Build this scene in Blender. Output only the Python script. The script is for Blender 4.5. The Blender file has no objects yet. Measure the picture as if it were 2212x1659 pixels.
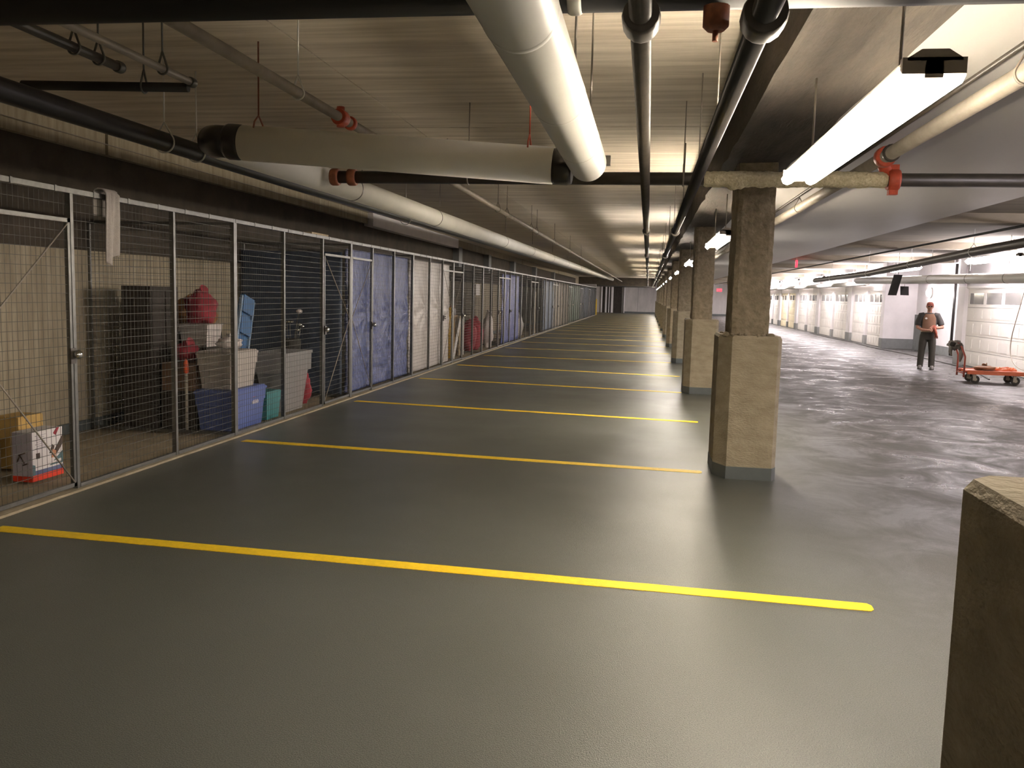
import bpy, bmesh, math, random
from mathutils import Vector, Matrix, noise
random.seed(7)
SC = bpy.context.scene
COL = SC.collection
R = math.radians
PI = math.pi

# ------------------------------------------------------------------ camera
CAM_H = 1.62
cam_d = bpy.data.cameras.new('camera')
cam_d.sensor_fit = 'HORIZONTAL'
cam_d.sensor_width = 36.0
cam_d.lens = 36.0 * 1850.0 / 2212.0
cam_d.clip_start = 0.05
cam_d.clip_end = 300
cam = bpy.data.objects.new('camera', cam_d)
COL.objects.link(cam)
SC.camera = cam


def aim_camera():
    # aisle direction (+Y) vanishes at pixel (1400, 642); the phone is rolled 1.5 degrees
    v = Vector((1400 - 1106.0, 642 - 829.5, 1850.0)).normalized()
    hz = Vector((math.cos(R(1.5)), math.sin(R(1.5)), 0))
    up = v.cross(hz)
    if up.y > 0:
        up = -up
    up.normalize()
    xa = v.cross(up)
    if xa.x < 0:
        xa = -xa
    # rows: world axes in camera (right, down, forward)
    right = Vector((xa.x, v.x, up.x))
    down = Vector((xa.y, v.y, up.y))
    fwd = Vector((xa.z, v.z, up.z))
    m = Matrix((right, -down, -fwd)).transposed().to_4x4()
    m.translation = Vector((0, 0, CAM_H))
    cam.matrix_world = m


aim_camera()

# ------------------------------------------------------------------ world, exposure
w = bpy.data.worlds.new('world')
SC.world = w
w.use_nodes = True
w.node_tree.nodes['Background'].inputs[0].default_value = (0.10, 0.09, 0.07, 1)
w.node_tree.nodes['Background'].inputs[1].default_value = 0.0
SC.view_settings.view_transform = 'Standard'
SC.view_settings.look = 'None'
SC.view_settings.gamma = 1.0
SC.view_settings.use_curve_mapping = False
SC.view_settings.exposure = 1.0
SC.cycles.use_denoising = True
SC.cycles.max_bounces = 6
SC.cycles.use_adaptive_sampling = True
SC.cycles.adaptive_threshold = 0.05
SC.cycles.use_light_tree = False
SC.cycles.diffuse_bounces = 4
SC.cycles.glossy_bounces = 2
SC.cycles.transparent_max_bounces = 12
SC.cycles.sample_clamp_indirect = 6.0
LAMP = 84.0          # strength of the tubes over the bays
LAMP_RIGHT = 46.0    # strength of the tubes along the garage doors

# ------------------------------------------------------------------ materials
M = {}


def mat(name, col, rough=0.7, metal=0.0, var=0.0, vscale=4.0, stretch=(1, 1, 1), bump=0.0, bscale=60.0,
        col2=None, coat=0.0, detail=6.0, spec=0.5):
    m = bpy.data.materials.new(name)
    m.use_nodes = True
    nt = m.node_tree
    b = nt.nodes['Principled BSDF']
    b.inputs['Base Color'].default_value = (*col, 1)
    b.inputs['Roughness'].default_value = rough
    b.inputs['Metallic'].default_value = metal
    b.inputs['Coat Weight'].default_value = coat
    b.inputs['Specular IOR Level'].default_value = spec
    if var > 0 or bump > 0 or col2:
        tc = nt.nodes.new('ShaderNodeTexCoord')
        mp = nt.nodes.new('ShaderNodeMapping')
        mp.inputs['Scale'].default_value = stretch
        nt.links.new(tc.outputs['Object'], mp.inputs['Vector'])
    if var > 0 or col2:
        n = nt.nodes.new('ShaderNodeTexNoise')
        n.inputs['Scale'].default_value = vscale
        n.inputs['Detail'].default_value = detail
        n.inputs['Roughness'].default_value = 0.62
        nt.links.new(mp.outputs[0], n.inputs['Vector'])
        r = nt.nodes.new('ShaderNodeValToRGB')
        r.color_ramp.elements[0].position = 0.32
        r.color_ramp.elements[1].position = 0.68
        lo = col2 if col2 else tuple(c * (1 - var) for c in col)
        hi = col if col2 else tuple(min(1, c * (1 + var)) for c in col)
        r.color_ramp.elements[0].color = (*lo, 1)
        r.color_ramp.elements[1].color = (*hi, 1)
        nt.links.new(n.outputs['Fac'], r.inputs[0])
        nt.links.new(r.outputs[0], b.inputs['Base Color'])
    if bump > 0:
        n2 = nt.nodes.new('ShaderNodeTexNoise')
        n2.inputs['Scale'].default_value = bscale
        n2.inputs['Detail'].default_value = 5
        nt.links.new(mp.outputs[0], n2.inputs['Vector'])
        bm = nt.nodes.new('ShaderNodeBump')
        bm.inputs['Strength'].default_value = bump
        bm.inputs['Distance'].default_value = 0.02
        nt.links.new(n2.outputs['Fac'], bm.inputs['Height'])
        nt.links.new(bm.outputs[0], b.inputs['Normal'])
    M[name] = m
    return m


def emit(name, col, s):
    m = bpy.data.materials.new(name)
    m.use_nodes = True
    nt = m.node_tree
    nt.nodes.clear()
    o = nt.nodes.new('ShaderNodeOutputMaterial')
    e = nt.nodes.new('ShaderNodeEmission')
    e.inputs[0].default_value = (*col, 1)
    e.inputs[1].default_value = s
    nt.links.new(e.outputs[0], o.inputs[0])
    M[name] = m
    return m


def sheet_mat(name, col, clear, rough=0.3):
    m = bpy.data.materials.new(name)
    m.use_nodes = True
    nt = m.node_tree
    b = nt.nodes['Principled BSDF']
    b.inputs['Base Color'].default_value = (*col, 1)
    b.inputs['Roughness'].default_value = rough
    out = nt.nodes['Material Output']
    t = nt.nodes.new('ShaderNodeBsdfTransparent')
    tl = nt.nodes.new('ShaderNodeBsdfTranslucent')
    tl.inputs[0].default_value = (*col, 1)
    m1 = nt.nodes.new('ShaderNodeMixShader')
    m1.inputs[0].default_value = 0.35
    m2 = nt.nodes.new('ShaderNodeMixShader')
    m2.inputs[0].default_value = clear
    nt.links.new(b.outputs[0], m1.inputs[1])
    nt.links.new(tl.outputs[0], m1.inputs[2])
    nt.links.new(m1.outputs[0], m2.inputs[1])
    nt.links.new(t.outputs[0], m2.inputs[2])
    nt.links.new(m2.outputs[0], out.inputs[0])
    M[name] = m
    return m


def floor_mat():
    m = bpy.data.materials.new('coated_floor')
    m.use_nodes = True
    nt = m.node_tree
    N = nt.nodes.new
    L = nt.links.new
    b = nt.nodes['Principled BSDF']
    tc = N('ShaderNodeTexCoord')
    sep = N('ShaderNodeSeparateXYZ')
    L(tc.outputs['Object'], sep.inputs[0])
    # the drive lane right of the columns is wet and streaked, the stalls are freshly coated
    lane = N('ShaderNodeMapRange')
    lane.inputs['From Min'].default_value = 1.0
    lane.inputs['From Max'].default_value = 2.6
    L(sep.outputs['X'], lane.inputs['Value'])
    mp = N('ShaderNodeMapping')
    mp.inputs['Scale'].default_value = (1.0, 0.9, 1)
    L(tc.outputs['Object'], mp.inputs['Vector'])
    big = N('ShaderNodeTexNoise')
    big.inputs['Scale'].default_value = 1.6
    big.inputs['Detail'].default_value = 7
    big.inputs['Roughness'].default_value = 0.72
    big.inputs['Distortion'].default_value = 0.7
    L(mp.outputs[0], big.inputs['Vector'])
    fine = N('ShaderNodeTexNoise')
    fine.inputs['Scale'].default_value = 190
    fine.inputs['Detail'].default_value = 3
    L(tc.outputs['Object'], fine.inputs['Vector'])
    soft = N('ShaderNodeTexNoise')
    soft.inputs['Scale'].default_value = 0.9
    soft.inputs['Detail'].default_value = 5
    L(tc.outputs['Object'], soft.inputs['Vector'])
    # colour
    c1 = N('ShaderNodeValToRGB')
    c1.color_ramp.elements[0].position = 0.3
    c1.color_ramp.elements[1].position = 0.72
    c1.color_ramp.elements[0].color = (0.074, 0.078, 0.068, 1)
    c1.color_ramp.elements[1].color = (0.092, 0.096, 0.085, 1)
    L(soft.outputs['Fac'], c1.inputs[0])
    c2 = N('ShaderNodeValToRGB')
    c2.color_ramp.elements[0].position = 0.36
    c2.color_ramp.elements[1].position = 0.66
    c2.color_ramp.elements[0].color = (0.034, 0.032, 0.031, 1)
    c2.color_ramp.elements[1].color = (0.082, 0.078, 0.073, 1)
    L(big.outputs['Fac'], c2.inputs[0])
    mx = N('ShaderNodeMix')
    mx.data_type = 'RGBA'
    L(lane.outputs[0], mx.inputs[0])
    L(c1.outputs[0], mx.inputs[6])
    L(c2.outputs[0], mx.inputs[7])
    g = N('ShaderNodeMix')
    g.data_type = 'RGBA'
    g.blend_type = 'MULTIPLY'
    g.inputs[0].default_value = 0.7
    fr = N('ShaderNodeValToRGB')
    fr.color_ramp.elements[0].position = 0.35
    fr.color_ramp.elements[1].position = 0.65
    fr.color_ramp.elements[0].color = (0.35, 0.35, 0.35, 1)
    fr.color_ramp.elements[1].color = (1.5, 1.5, 1.5, 1)
    L(fine.outputs['Fac'], fr.inputs[0])
    L(mx.outputs[2], g.inputs[6])
    L(fr.outputs[0], g.inputs[7])
    L(g.outputs[2], b.inputs['Base Color'])
    # gloss
    rs = N('ShaderNodeMapRange')
    rs.inputs['From Min'].default_value = 0.3
    rs.inputs['From Max'].default_value = 0.7
    rs.inputs['To Min'].default_value = 0.30
    rs.inputs['To Max'].default_value = 0.42
    L(soft.outputs['Fac'], rs.inputs['Value'])
    rw = N('ShaderNodeMapRange')
    rw.inputs['From Min'].default_value = 0.40
    rw.inputs['From Max'].default_value = 0.62
    rw.inputs['To Min'].default_value = 0.26
    rw.inputs['To Max'].default_value = 0.62
    L(big.outputs['Fac'], rw.inputs['Value'])
    rm = N('ShaderNodeMix')
    L(lane.outputs[0], rm.inputs[0])
    L(rs.outputs[0], rm.inputs[2])
    L(rw.outputs[0], rm.inputs[3])
    L(rm.outputs[0], b.inputs['Roughness'])
    bm = N('ShaderNodeBump')
    bm.inputs['Strength'].default_value = 0.55
    bm.inputs['Distance'].default_value = 0.004
    L(fine.outputs['Fac'], bm.inputs['Height'])
    bm2 = N('ShaderNodeBump')
    bm2.inputs['Strength'].default_value = 0.05
    bm2.inputs['Distance'].default_value = 0.03
    L(big.outputs['Fac'], bm2.inputs['Height'])
    L(bm.outputs[0], bm2.inputs['Normal'])
    L(bm2.outputs[0], b.inputs['Normal'])
    M['floor'] = m


floor_mat()
mat('ceil', (0.787, 0.699, 0.572), 0.9, var=0.3, vscale=3.0, stretch=(0.25, 3.2, 1), bump=0.3, bscale=9, col2=(0.508, 0.432, 0.330))
mat('concrete', (0.360, 0.306, 0.216), 0.92, vscale=5, stretch=(1, 1, 2.2), bump=0.5, bscale=38, col2=(0.243, 0.203, 0.135))
mat('rough_concrete', (0.289, 0.242, 0.168), 0.95, vscale=16, bump=1.0, bscale=26, col2=(0.179, 0.144, 0.094))
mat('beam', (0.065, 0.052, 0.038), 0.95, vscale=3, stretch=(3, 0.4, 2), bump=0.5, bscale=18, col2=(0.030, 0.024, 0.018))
mat('wall_concrete', (0.425, 0.368, 0.265), 0.92, vscale=3, stretch=(1, 5, 0.6), bump=0.35, bscale=30, col2=(0.253, 0.213, 0.144))
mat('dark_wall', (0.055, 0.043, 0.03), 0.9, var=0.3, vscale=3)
mat('soffit', (0.370, 0.356, 0.330), 0.42, var=0.06, vscale=1.4, stretch=(1, 0.25, 1))
mat('grey_ceil', (0.240, 0.208, 0.160), 0.9, vscale=2.5, stretch=(0.4, 2.5, 1), col2=(0.160, 0.136, 0.104))
mat('white_wall', (0.72, 0.69, 0.70), 0.6, var=0.06, vscale=2)
mat('end_wall', (0.55, 0.52, 0.51), 0.8, vscale=1.0, stretch=(1.5, 1, 0.5), col2=(0.40, 0.38, 0.37))
mat('grey_band', (0.173, 0.180, 0.180), 0.7, var=0.12)
mat('floor_band', (0.088, 0.100, 0.100), 0.5, var=0.1)
mat('black', (0.012, 0.011, 0.010), 0.6)
mat('black_gloss', (0.022, 0.020, 0.019), 0.28)
mat('dark_steel', (0.045, 0.038, 0.030), 0.4, var=0.2, vscale=9)
mat('brown_steel', (0.27, 0.235, 0.19), 0.5, var=0.15, vscale=6)
mat('jacket', (0.720, 0.700, 0.630), 0.45, var=0.05, vscale=2)
mat('grey_jacket', (0.50, 0.49, 0.45), 0.4, var=0.05, vscale=2)
mat('insulation', (0.780, 0.700, 0.480), 0.95, vscale=40, bump=1.0, bscale=60, col2=(0.550, 0.470, 0.280))
mat('red_iron', (0.46, 0.075, 0.035), 0.45, var=0.2, vscale=20)
mat('rust_iron', (0.22, 0.07, 0.03), 0.6, var=0.3, vscale=20)
mat('galv', (0.165, 0.165, 0.154), 0.42, metal=0.85, var=0.15, vscale=14)
mat('wire', (0.065, 0.065, 0.056), 0.5, metal=0.3)
mat('chrome', (0.8, 0.8, 0.78), 0.12, metal=1.0)
mat('yellow_paint', (0.780, 0.520, 0.012), 0.55, var=0.10, vscale=30, bump=0.25, bscale=150)
mat('locker_floor', (0.33, 0.27, 0.18), 0.85, vscale=4, col2=(0.22, 0.18, 0.12))
mat('white_metal', (0.8, 0.79, 0.75), 0.5)
mat('lamp_body', (0.30, 0.27, 0.23), 0.6)
mat('door_white', (0.78, 0.75, 0.70), 0.5, var=0.03)
mat('door_cream', (0.78, 0.70, 0.50), 0.5, var=0.03)
mat('pane', (0.035, 0.035, 0.038), 0.12)
sheet_mat('poly', (0.80, 0.78, 0.76), 0.77, 0.2)
sheet_mat('clear_tub', (0.62, 0.60, 0.60), 0.35, 0.3)
mat('tarp_blue', (0.075, 0.099, 0.240), 0.42, var=0.35, vscale=9, bump=0.9, bscale=14)
mat('tarp_bright', (0.075, 0.102, 0.326), 0.42, var=0.35, vscale=9, bump=0.9, bscale=14)
mat('tarp_steel', (0.120, 0.165, 0.240), 0.5, var=0.25, vscale=9, bump=0.4, bscale=14)
mat('tarp_navy', (0.044, 0.064, 0.104), 0.5, var=0.25, vscale=9, bump=0.4, bscale=14)
mat('tarp_white', (0.528, 0.480, 0.432), 0.4, var=0.06, vscale=5, bump=0.25, bscale=10)
mat('tarp_beige', (0.36, 0.32, 0.25), 0.6, var=0.25, vscale=9)
mat('tarp_brown', (0.16, 0.13, 0.085), 0.6, var=0.25, vscale=9)
mat('tarp_green', (0.05, 0.115, 0.06), 0.5, var=0.25, vscale=9, bump=0.4, bscale=14)
mat('tarp_sage', (0.17, 0.24, 0.17), 0.5, var=0.25, vscale=9, bump=0.4, bscale=14)
mat('towel', (0.504, 0.462, 0.420), 0.95, var=0.08, vscale=40, bump=0.5, bscale=200)
mat('plastic_black', (0.016, 0.014, 0.012), 0.45)
mat('card', (0.40, 0.27, 0.13), 0.85, var=0.1, vscale=5)
mat('card_yellow', (0.52, 0.34, 0.11), 0.85, var=0.08)
mat('card_brown', (0.15, 0.085, 0.05), 0.85, var=0.2)
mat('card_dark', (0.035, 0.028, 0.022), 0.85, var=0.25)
mat('tote_blue', (0.085, 0.125, 0.34), 0.4, var=0.06)
mat('tote_navy', (0.04, 0.06, 0.17), 0.4, var=0.06)
mat('tote_grey', (0.40, 0.36, 0.32), 0.45, var=0.06)
mat('tote_teal', (0.04, 0.20, 0.21), 0.4, var=0.06)
mat('tote_white', (0.55, 0.50, 0.47), 0.45, var=0.06)
mat('print_white', (0.72, 0.68, 0.68), 0.5)
mat('print_lilac', (0.42, 0.38, 0.43), 0.5)
mat('print_red', (0.70, 0.05, 0.02), 0.4)
mat('print_blue', (0.11, 0.13, 0.24), 0.5)
mat('print_teal', (0.08, 0.15, 0.17), 0.5)
mat('print_brown', (0.06, 0.035, 0.025), 0.5)
mat('print_skin', (0.55, 0.25, 0.14), 0.5)
mat('cloth_red', (0.30, 0.025, 0.04), 0.8, var=0.2, vscale=6)
mat('cloth_orange', (0.36, 0.16, 0.05), 0.8, var=0.2, vscale=6)
mat('cloth_dark', (0.03, 0.028, 0.022), 0.8, var=0.3, vscale=6)
mat('step_blue', (0.04, 0.13, 0.30), 0.5)
mat('step_rail', (0.25, 0.36, 0.50), 0.4)
mat('wood', (0.45, 0.36, 0.24), 0.7, var=0.15, vscale=3, stretch=(6, 6, 0.6))
mat('pale_panel', (0.55, 0.52, 0.48), 0.5, var=0.05)
mat('yellow_plastic', (0.62, 0.36, 0.03), 0.5)
mat('orange_plastic', (0.75, 0.10, 0.02), 0.5)
mat('cart_orange', (0.550, 0.120, 0.040), 0.45, var=0.1, vscale=12)
mat('cart_maroon', (0.36, 0.08, 0.055), 0.45, var=0.1, vscale=12)
mat('cord_orange', (0.70, 0.16, 0.04), 0.5)
mat('rubber', (0.03, 0.026, 0.020), 0.7)
mat('hub', (0.35, 0.31, 0.24), 0.5)
mat('bag_brown', (0.24, 0.12, 0.06), 0.8, var=0.2)
mat('coat_grey', (0.16, 0.14, 0.12), 0.85, var=0.25, vscale=7)
mat('skin', (0.32, 0.16, 0.11), 0.6)
mat('shirt_grey', (0.042, 0.039, 0.037), 0.85, var=0.15, vscale=8)
mat('shirt_tan', (0.16, 0.085, 0.052), 0.85, var=0.1, vscale=8)
mat('trousers', (0.026, 0.022, 0.016), 0.85, var=0.15, vscale=8)
mat('shoe', (0.10, 0.09, 0.085), 0.7)
mat('cap_red', (0.34, 0.11, 0.085), 0.8)
mat('hem_tan', (0.42, 0.33, 0.22), 0.85)
mat('glove_red', (0.20, 0.045, 0.025), 0.8, var=0.3, vscale=20)
emit('lamp_warm', (1.0, 0.87, 0.69), LAMP)
emit('lamp_mid', (1.0, 0.92, 0.84), LAMP)
emit('lamp_cool', (1.0, 0.90, 0.93), LAMP_RIGHT)
emit('exit_red', (1.0, 0.03, 0.05), 2.2)


# ------------------------------------------------------------------ mesh builder
class MB:
    def __init__(s):
        s.v = []
        s.f = []
        s.sm = []

    def add(s, vs, fs, smooth=False):
        o = len(s.v)
        s.v += [tuple(p) for p in vs]
        s.f += [tuple(i + o for i in f) for f in fs]
        s.sm += [smooth] * len(fs)
        return s

    def bx(s, x0, x1, y0, y1, z0, z1, m=None):
        vs = [Vector((x, y, z)) for z in (z0, z1) for y in (y0, y1) for x in (x0, x1)]
        if m:
            vs = [m @ p for p in vs]
        return s.add(vs, [(0, 2, 3, 1), (4, 5, 7, 6), (0, 1, 5, 4), (2, 6, 7, 3), (0, 4, 6, 2), (1, 3, 7, 5)])

    def prism(s, poly, z0, z1, m=None, top=None):
        n = len(poly)
        top = top or poly
        vs = [Vector((p[0], p[1], z0)) for p in poly] + [Vector((p[0], p[1], z1)) for p in top]
        if m:
            vs = [m @ p for p in vs]
        fs = [tuple(range(n - 1, -1, -1)), tuple(range(n, 2 * n))]
        fs += [(i, (i + 1) % n, n + (i + 1) % n, n + i) for i in range(n)]
        return s.add(vs, fs)

    def tube(s, pts, r, n=12, cap=True, smooth=True, flat=1.0):
        pts = [Vector(p) for p in pts]
        rs = r if isinstance(r, (list, tuple)) else [r] * len(pts)
        d0 = (pts[1] - pts[0]).normalized()
        a = Vector((0, 0, 1)) if abs(d0.z) < 0.9 else Vector((1, 0, 0))
        u = d0.cross(a).normalized()
        vs = []
        for i, p in enumerate(pts):
            if i == 0:
                d = d0
            elif i == len(pts) - 1:
                d = (pts[i] - pts[i - 1]).normalized()
            else:
                d = ((pts[i] - pts[i - 1]).normalized() + (pts[i + 1] - pts[i]).normalized()).normalized()
            u = (u - d * u.dot(d)).normalized()
            k = d.cross(u)
            for j in range(n):
                t = 2 * PI * j / n
                vs.append(p + (u * math.cos(t) + k * math.sin(t) * flat) * rs[i])
        fs = []
        for i in range(len(pts) - 1):
            for j in range(n):
                fs.append((i * n + j, i * n + (j + 1) % n, (i + 1) * n + (j + 1) % n, (i + 1) * n + j))
        s.add(vs, fs, smooth)
        if cap:
            o = len(s.v) - len(vs)
            m = len(pts)
            s.f.append(tuple(o + j for j in range(n - 1, -1, -1)))
            s.f.append(tuple(o + (m - 1) * n + j for j in range(n)))
            s.sm += [False, False]
        return s

    def rings(s, rr, n=20, smooth=True, m=None):
        # rr: (cx, cy, z, rx, ry)
        vs = []
        for (cx, cy, z, rx, ry) in rr:
            for j in range(n):
                t = 2 * PI * j / n
                p = Vector((cx + rx * math.cos(t), cy + ry * math.sin(t), z))
                vs.append(m @ p if m else p)
        fs = []
        for i in range(len(rr) - 1):
            for j in range(n):
                fs.append((i * n + j, i * n + (j + 1) % n, (i + 1) * n + (j + 1) % n, (i + 1) * n + j))
        k = len(rr)
        fs.append(tuple(range(n - 1, -1, -1)))
        fs.append(tuple((k - 1) * n + j for j in range(n)))
        return s.add(vs, fs, smooth)

    def ball(s, c, rx, ry, rz, n=16, k=10, amp=0.0, fr=3.0, seed=0.0, m=None):
        vs = []
        c = Vector(c)
        for i in range(k + 1):
            ph = PI * i / k
            for j in range(n):
                t = 2 * PI * j / n
                d = Vector((math.sin(ph) * math.cos(t), math.sin(ph) * math.sin(t), math.cos(ph)))
                q = 1 + amp * noise.noise(d * fr + Vector((seed, seed * 1.7, 0)))
                p = c + Vector((d.x * rx, d.y * ry, d.z * rz)) * q
                vs.append(m @ p if m else p)
        fs = []
        for i in range(k):
            for j in range(n):
                fs.append((i * n + j, (i + 1) * n + j, (i + 1) * n + (j + 1) % n, i * n + (j + 1) % n))
        return s.add(vs, fs, True)

    def grid(s, fn, nu, nv, smooth=True):
        vs = [fn(i / nu, j / nv) for i in range(nu + 1) for j in range(nv + 1)]
        fs = [(i * (nv + 1) + j, (i + 1) * (nv + 1) + j, (i + 1) * (nv + 1) + j + 1, i * (nv + 1) + j + 1)
              for i in range(nu) for j in range(nv)]
        return s.add(vs, fs, smooth)

    def mesh(s, name):
        me = bpy.data.meshes.new(name)
        me.from_pydata(s.v, [], s.f)
        me.polygons.foreach_set('use_smooth', s.sm)
        me.validate()
        me.update()
        return me

    def obj(s, name, material, parent=None, loc=None, solid=0.0):
        return link(name, s.mesh(name), material, parent, loc, solid)


def link(name, me, material=None, parent=None, loc=None, solid=0.0):
    if material and not me.materials:
        me.materials.append(M[material] if isinstance(material, str) else material)
    o = bpy.data.objects.new(name, me)
    COL.objects.link(o)
    if parent:
        o.parent = parent
    if loc:
        o.location = loc
    if solid:
        md = o.modifiers.new('thickness', 'SOLIDIFY')
        md.thickness = solid
        md.offset = 0
    return o


def thing(name, label, cat, loc=(0, 0, 0), rz=0.0, group=None):
    o = bpy.data.objects.new(name, None)
    o.empty_display_size = 0.1
    COL.objects.link(o)
    o.location = loc
    o.rotation_euler = (0, 0, rz)
    tag(o, label, cat, group)
    return o


def tag(o, label, cat, group=None):
    o['label'] = label
    o['category'] = cat
    if group:
        o['group'] = group
    return o


def struct(o, label=None):
    o['kind'] = 'structure'
    if label:
        o['label'] = label
    return o


def stuff(o):
    o['kind'] = 'stuff'
    return o


def sempty(name, label=None):
    o = bpy.data.objects.new(name, None)
    COL.objects.link(o)
    return struct(o, label)


ORD = ['first', 'second', 'third', 'fourth', 'fifth', 'sixth', 'seventh', 'eighth', 'ninth', 'tenth', 'eleventh',
       'twelfth', 'thirteenth', 'fourteenth', 'fifteenth', 'sixteenth', 'seventeenth', 'eighteenth', 'nineteenth',
       'twentieth', 'twenty-first', 'twenty-second', 'twenty-third', 'twenty-fourth', 'twenty-fifth']

# ------------------------------------------------------------------ room shell
Y0, Y1 = -9.0, 86.0
ZC = 3.26          # slab over the stalls
FX = -4.36         # face of the storage cages
WX = -6.10         # left wall
BAY = 6.95
COLY = [0.91 + BAY * k for k in range(12)]
COLY[0] = 1.12

fl = struct(MB().bx(FX + 0.03, 10.0, Y0, Y1, -0.2, 0.0).obj('floor', 'floor'), 'grey coated garage floor with a wet drive lane')
MB().bx(WX - 0.2, FX + 0.03, Y0, Y1, -0.2, 0.0).obj('bare_slab', 'locker_floor', fl)
cu = struct(MB().bx(FX - 0.05, FX + 0.06, 1.0, 72.6, 0.0, 0.018).obj('trim_1', 'concrete'), 'pale concrete strip under the cage fronts')

# slab panels with recessed joints
cl = sempty('ceiling', 'board-marked concrete slab over the stalls')
jo = [Y0, -5.2] + [1.65 + BAY * k for k in range(12)] + [Y1]
for a, b in zip(jo[:-1], jo[1:]):
    for (xa, xb) in ((WX - 0.2, -2.4), (-2.4, 0.62)):
        MB().bx(xa + 0.006, xb - 0.006, a + 0.012, b - 0.012, ZC, ZC + 0.2).obj('slab_panel', 'ceil', cl)
MB().bx(WX - 0.2, 0.62, Y0, Y1, ZC + 0.05, ZC + 0.25).obj('joint_filler', 'dark_wall', cl)

# painted lower soffit over the drive lane and the higher bare slab beside the garage doors
so = struct(MB().bx(1.21, 4.27, Y0, Y1, 2.90, 3.40).obj('ceiling', 'soffit'), 'smooth pale painted soffit over the drive lane')
rc = sempty('ceiling', 'bare concrete slab beside the garage doors')
for a, b in zip(jo[:-1], jo[1:]):
    MB().bx(4.27, 10.0, a + 0.012, b - 0.012, 3.10, 3.35).obj('slab_panel', 'grey_ceil', rc)
MB().bx(4.27, 10.0, Y0, Y1, 3.14, 3.40).obj('joint_filler', 'dark_wall', rc)
for k in range(12):
    MB().bx(4.29, 9.4, COLY[k] + 0.1, COLY[k] + 0.5, 2.94, 3.10).obj('cross_beam', 'grey_ceil', rc)

# long beam over the column row, broken edge on the right
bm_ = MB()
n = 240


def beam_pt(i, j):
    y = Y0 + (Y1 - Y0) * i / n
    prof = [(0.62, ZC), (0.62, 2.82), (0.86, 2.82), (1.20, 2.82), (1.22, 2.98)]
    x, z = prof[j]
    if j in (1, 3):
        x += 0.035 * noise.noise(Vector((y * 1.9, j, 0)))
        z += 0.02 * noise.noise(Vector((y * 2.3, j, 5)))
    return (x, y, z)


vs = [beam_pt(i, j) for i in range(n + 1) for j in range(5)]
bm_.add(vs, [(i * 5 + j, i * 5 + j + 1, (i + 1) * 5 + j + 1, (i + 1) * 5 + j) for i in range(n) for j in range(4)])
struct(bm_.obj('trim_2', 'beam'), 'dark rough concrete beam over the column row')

# left wall: bare wall, painted band of upper shade, pale slab edge strip
wl = struct(MB().bx(WX - 0.25, WX, Y0, Y1, 0, ZC + 0.1).obj('wall_left', 'wall_concrete'), 'bare concrete wall behind the storage cages')
MB().bx(WX, WX + 0.02, Y0, 72.5, 1.97, 3.03).obj('shade_band', 'dark_wall', wl)  # shadow on the upper wall, painted on as a dark strip
yy = Y0
k = 0
while yy < 70:
    ln = (9.7, 8.2, 8.6, 7.3, 6.4)[k % 5]
    k += 1
    MB().bx(WX, WX + 0.10 + 0.015 * (k % 2), yy, min(yy + ln - 0.03, 72), 3.03, ZC - 0.002).obj('edge_strip', 'wall_concrete', wl)
    yy += ln
MB().bx(WX, WX + 0.22, 17.9, 26.3, 2.98, ZC - 0.002).obj('pale_board', 'white_wall', wl)
for y in (26.4, 31.5, 37.6, 45.0, 54.0):
    MB().bx(WX + 0.02, WX + 0.22, y, y + 0.5, 2.36, 3.03).obj('wall_stub', 'grey_band', wl)
MB().bx(WX, WX + 0.03, Y0, 72.5, 0, 0.11).obj('baseboard_left', 'floor_band')
struct(bpy.data.objects['baseboard_left'])

# far end
wb = struct(MB().bx(WX, 10.0, Y1, Y1 + 0.3, 0, 3.5).obj('wall_back', 'end_wall'), 'pale concrete end wall')
MB().bx(-2.45, 10.0, Y1 - 0.04, Y1, 0, 0.16).obj('base_band', 'floor_band', wb)
MB().bx(-4.62, -2.55, Y1 - 0.06, Y1, 0, 2.55).obj('recess_shade_panel', 'card_dark', wb)  # flat dark panel in place of a recess, its shade put into the colour
for x, ww in ((-4.62, 0.14), (-4.2, 0.17), (-3.86, 0.10), (-3.62, 0.22)):
    MB().bx(x, x + ww, Y1 - 0.14, Y1 - 0.06, 0, 2.55).obj('white_post', 'white_wall', wb)
MB().tube([(-2.34, Y1 - 0.1, 0), (-2.34, Y1 - 0.1, 2.6)], 0.08).obj('drain_pipe', 'white_wall', wb)
MB().bx(-6.0, -4.36, 73.1, 73.3, 0, 2.6).obj('wall_return', 'end_wall', wb)
for x in (-1.0, 0.9, 3.6, 6.0):
    MB().bx(x, x + 0.03, Y1 - 0.01, Y1, 0.2, 2.6).obj('joint', 'grey_band', wb)
struct(MB().bx(WX, 0.60, 76.0, 85.9, 2.56, ZC - 0.001).obj('trim_3', 'dark_wall'), 'dark bulkhead across the far end')
struct(MB().bx(WX - 0.2, 10.0, Y0 - 0.3, Y0, 0, 3.5).obj('wall_front', 'wall_concrete'))
MB().bx(WX + 1.65, WX + 1.80, 73.6, 73.75, 0, 1.35).obj('bollard', 'yellow_paint')
tag(bpy.data.objects['bollard'], 'yellow post at the far end of the cages', 'post')

# ------------------------------------------------------------------ right wall with garage doors
RX = 8.45
wr = sempty('wall_right', 'white pilastered wall with garage doors')
PIL = [(32.8, 33.2), (38.0, 38.7), (44.9, 45.6), (51.2, 51.9), (57.6, 58.3), (64.1, 64.8), (70.6, 71.3), (77.1, 77.8), (83.3, 85.99)]
PILN = [(-8.9, 5.0), (10.2, 11.5), (16.7, 18.0), (24.9, 25.4)]


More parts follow.
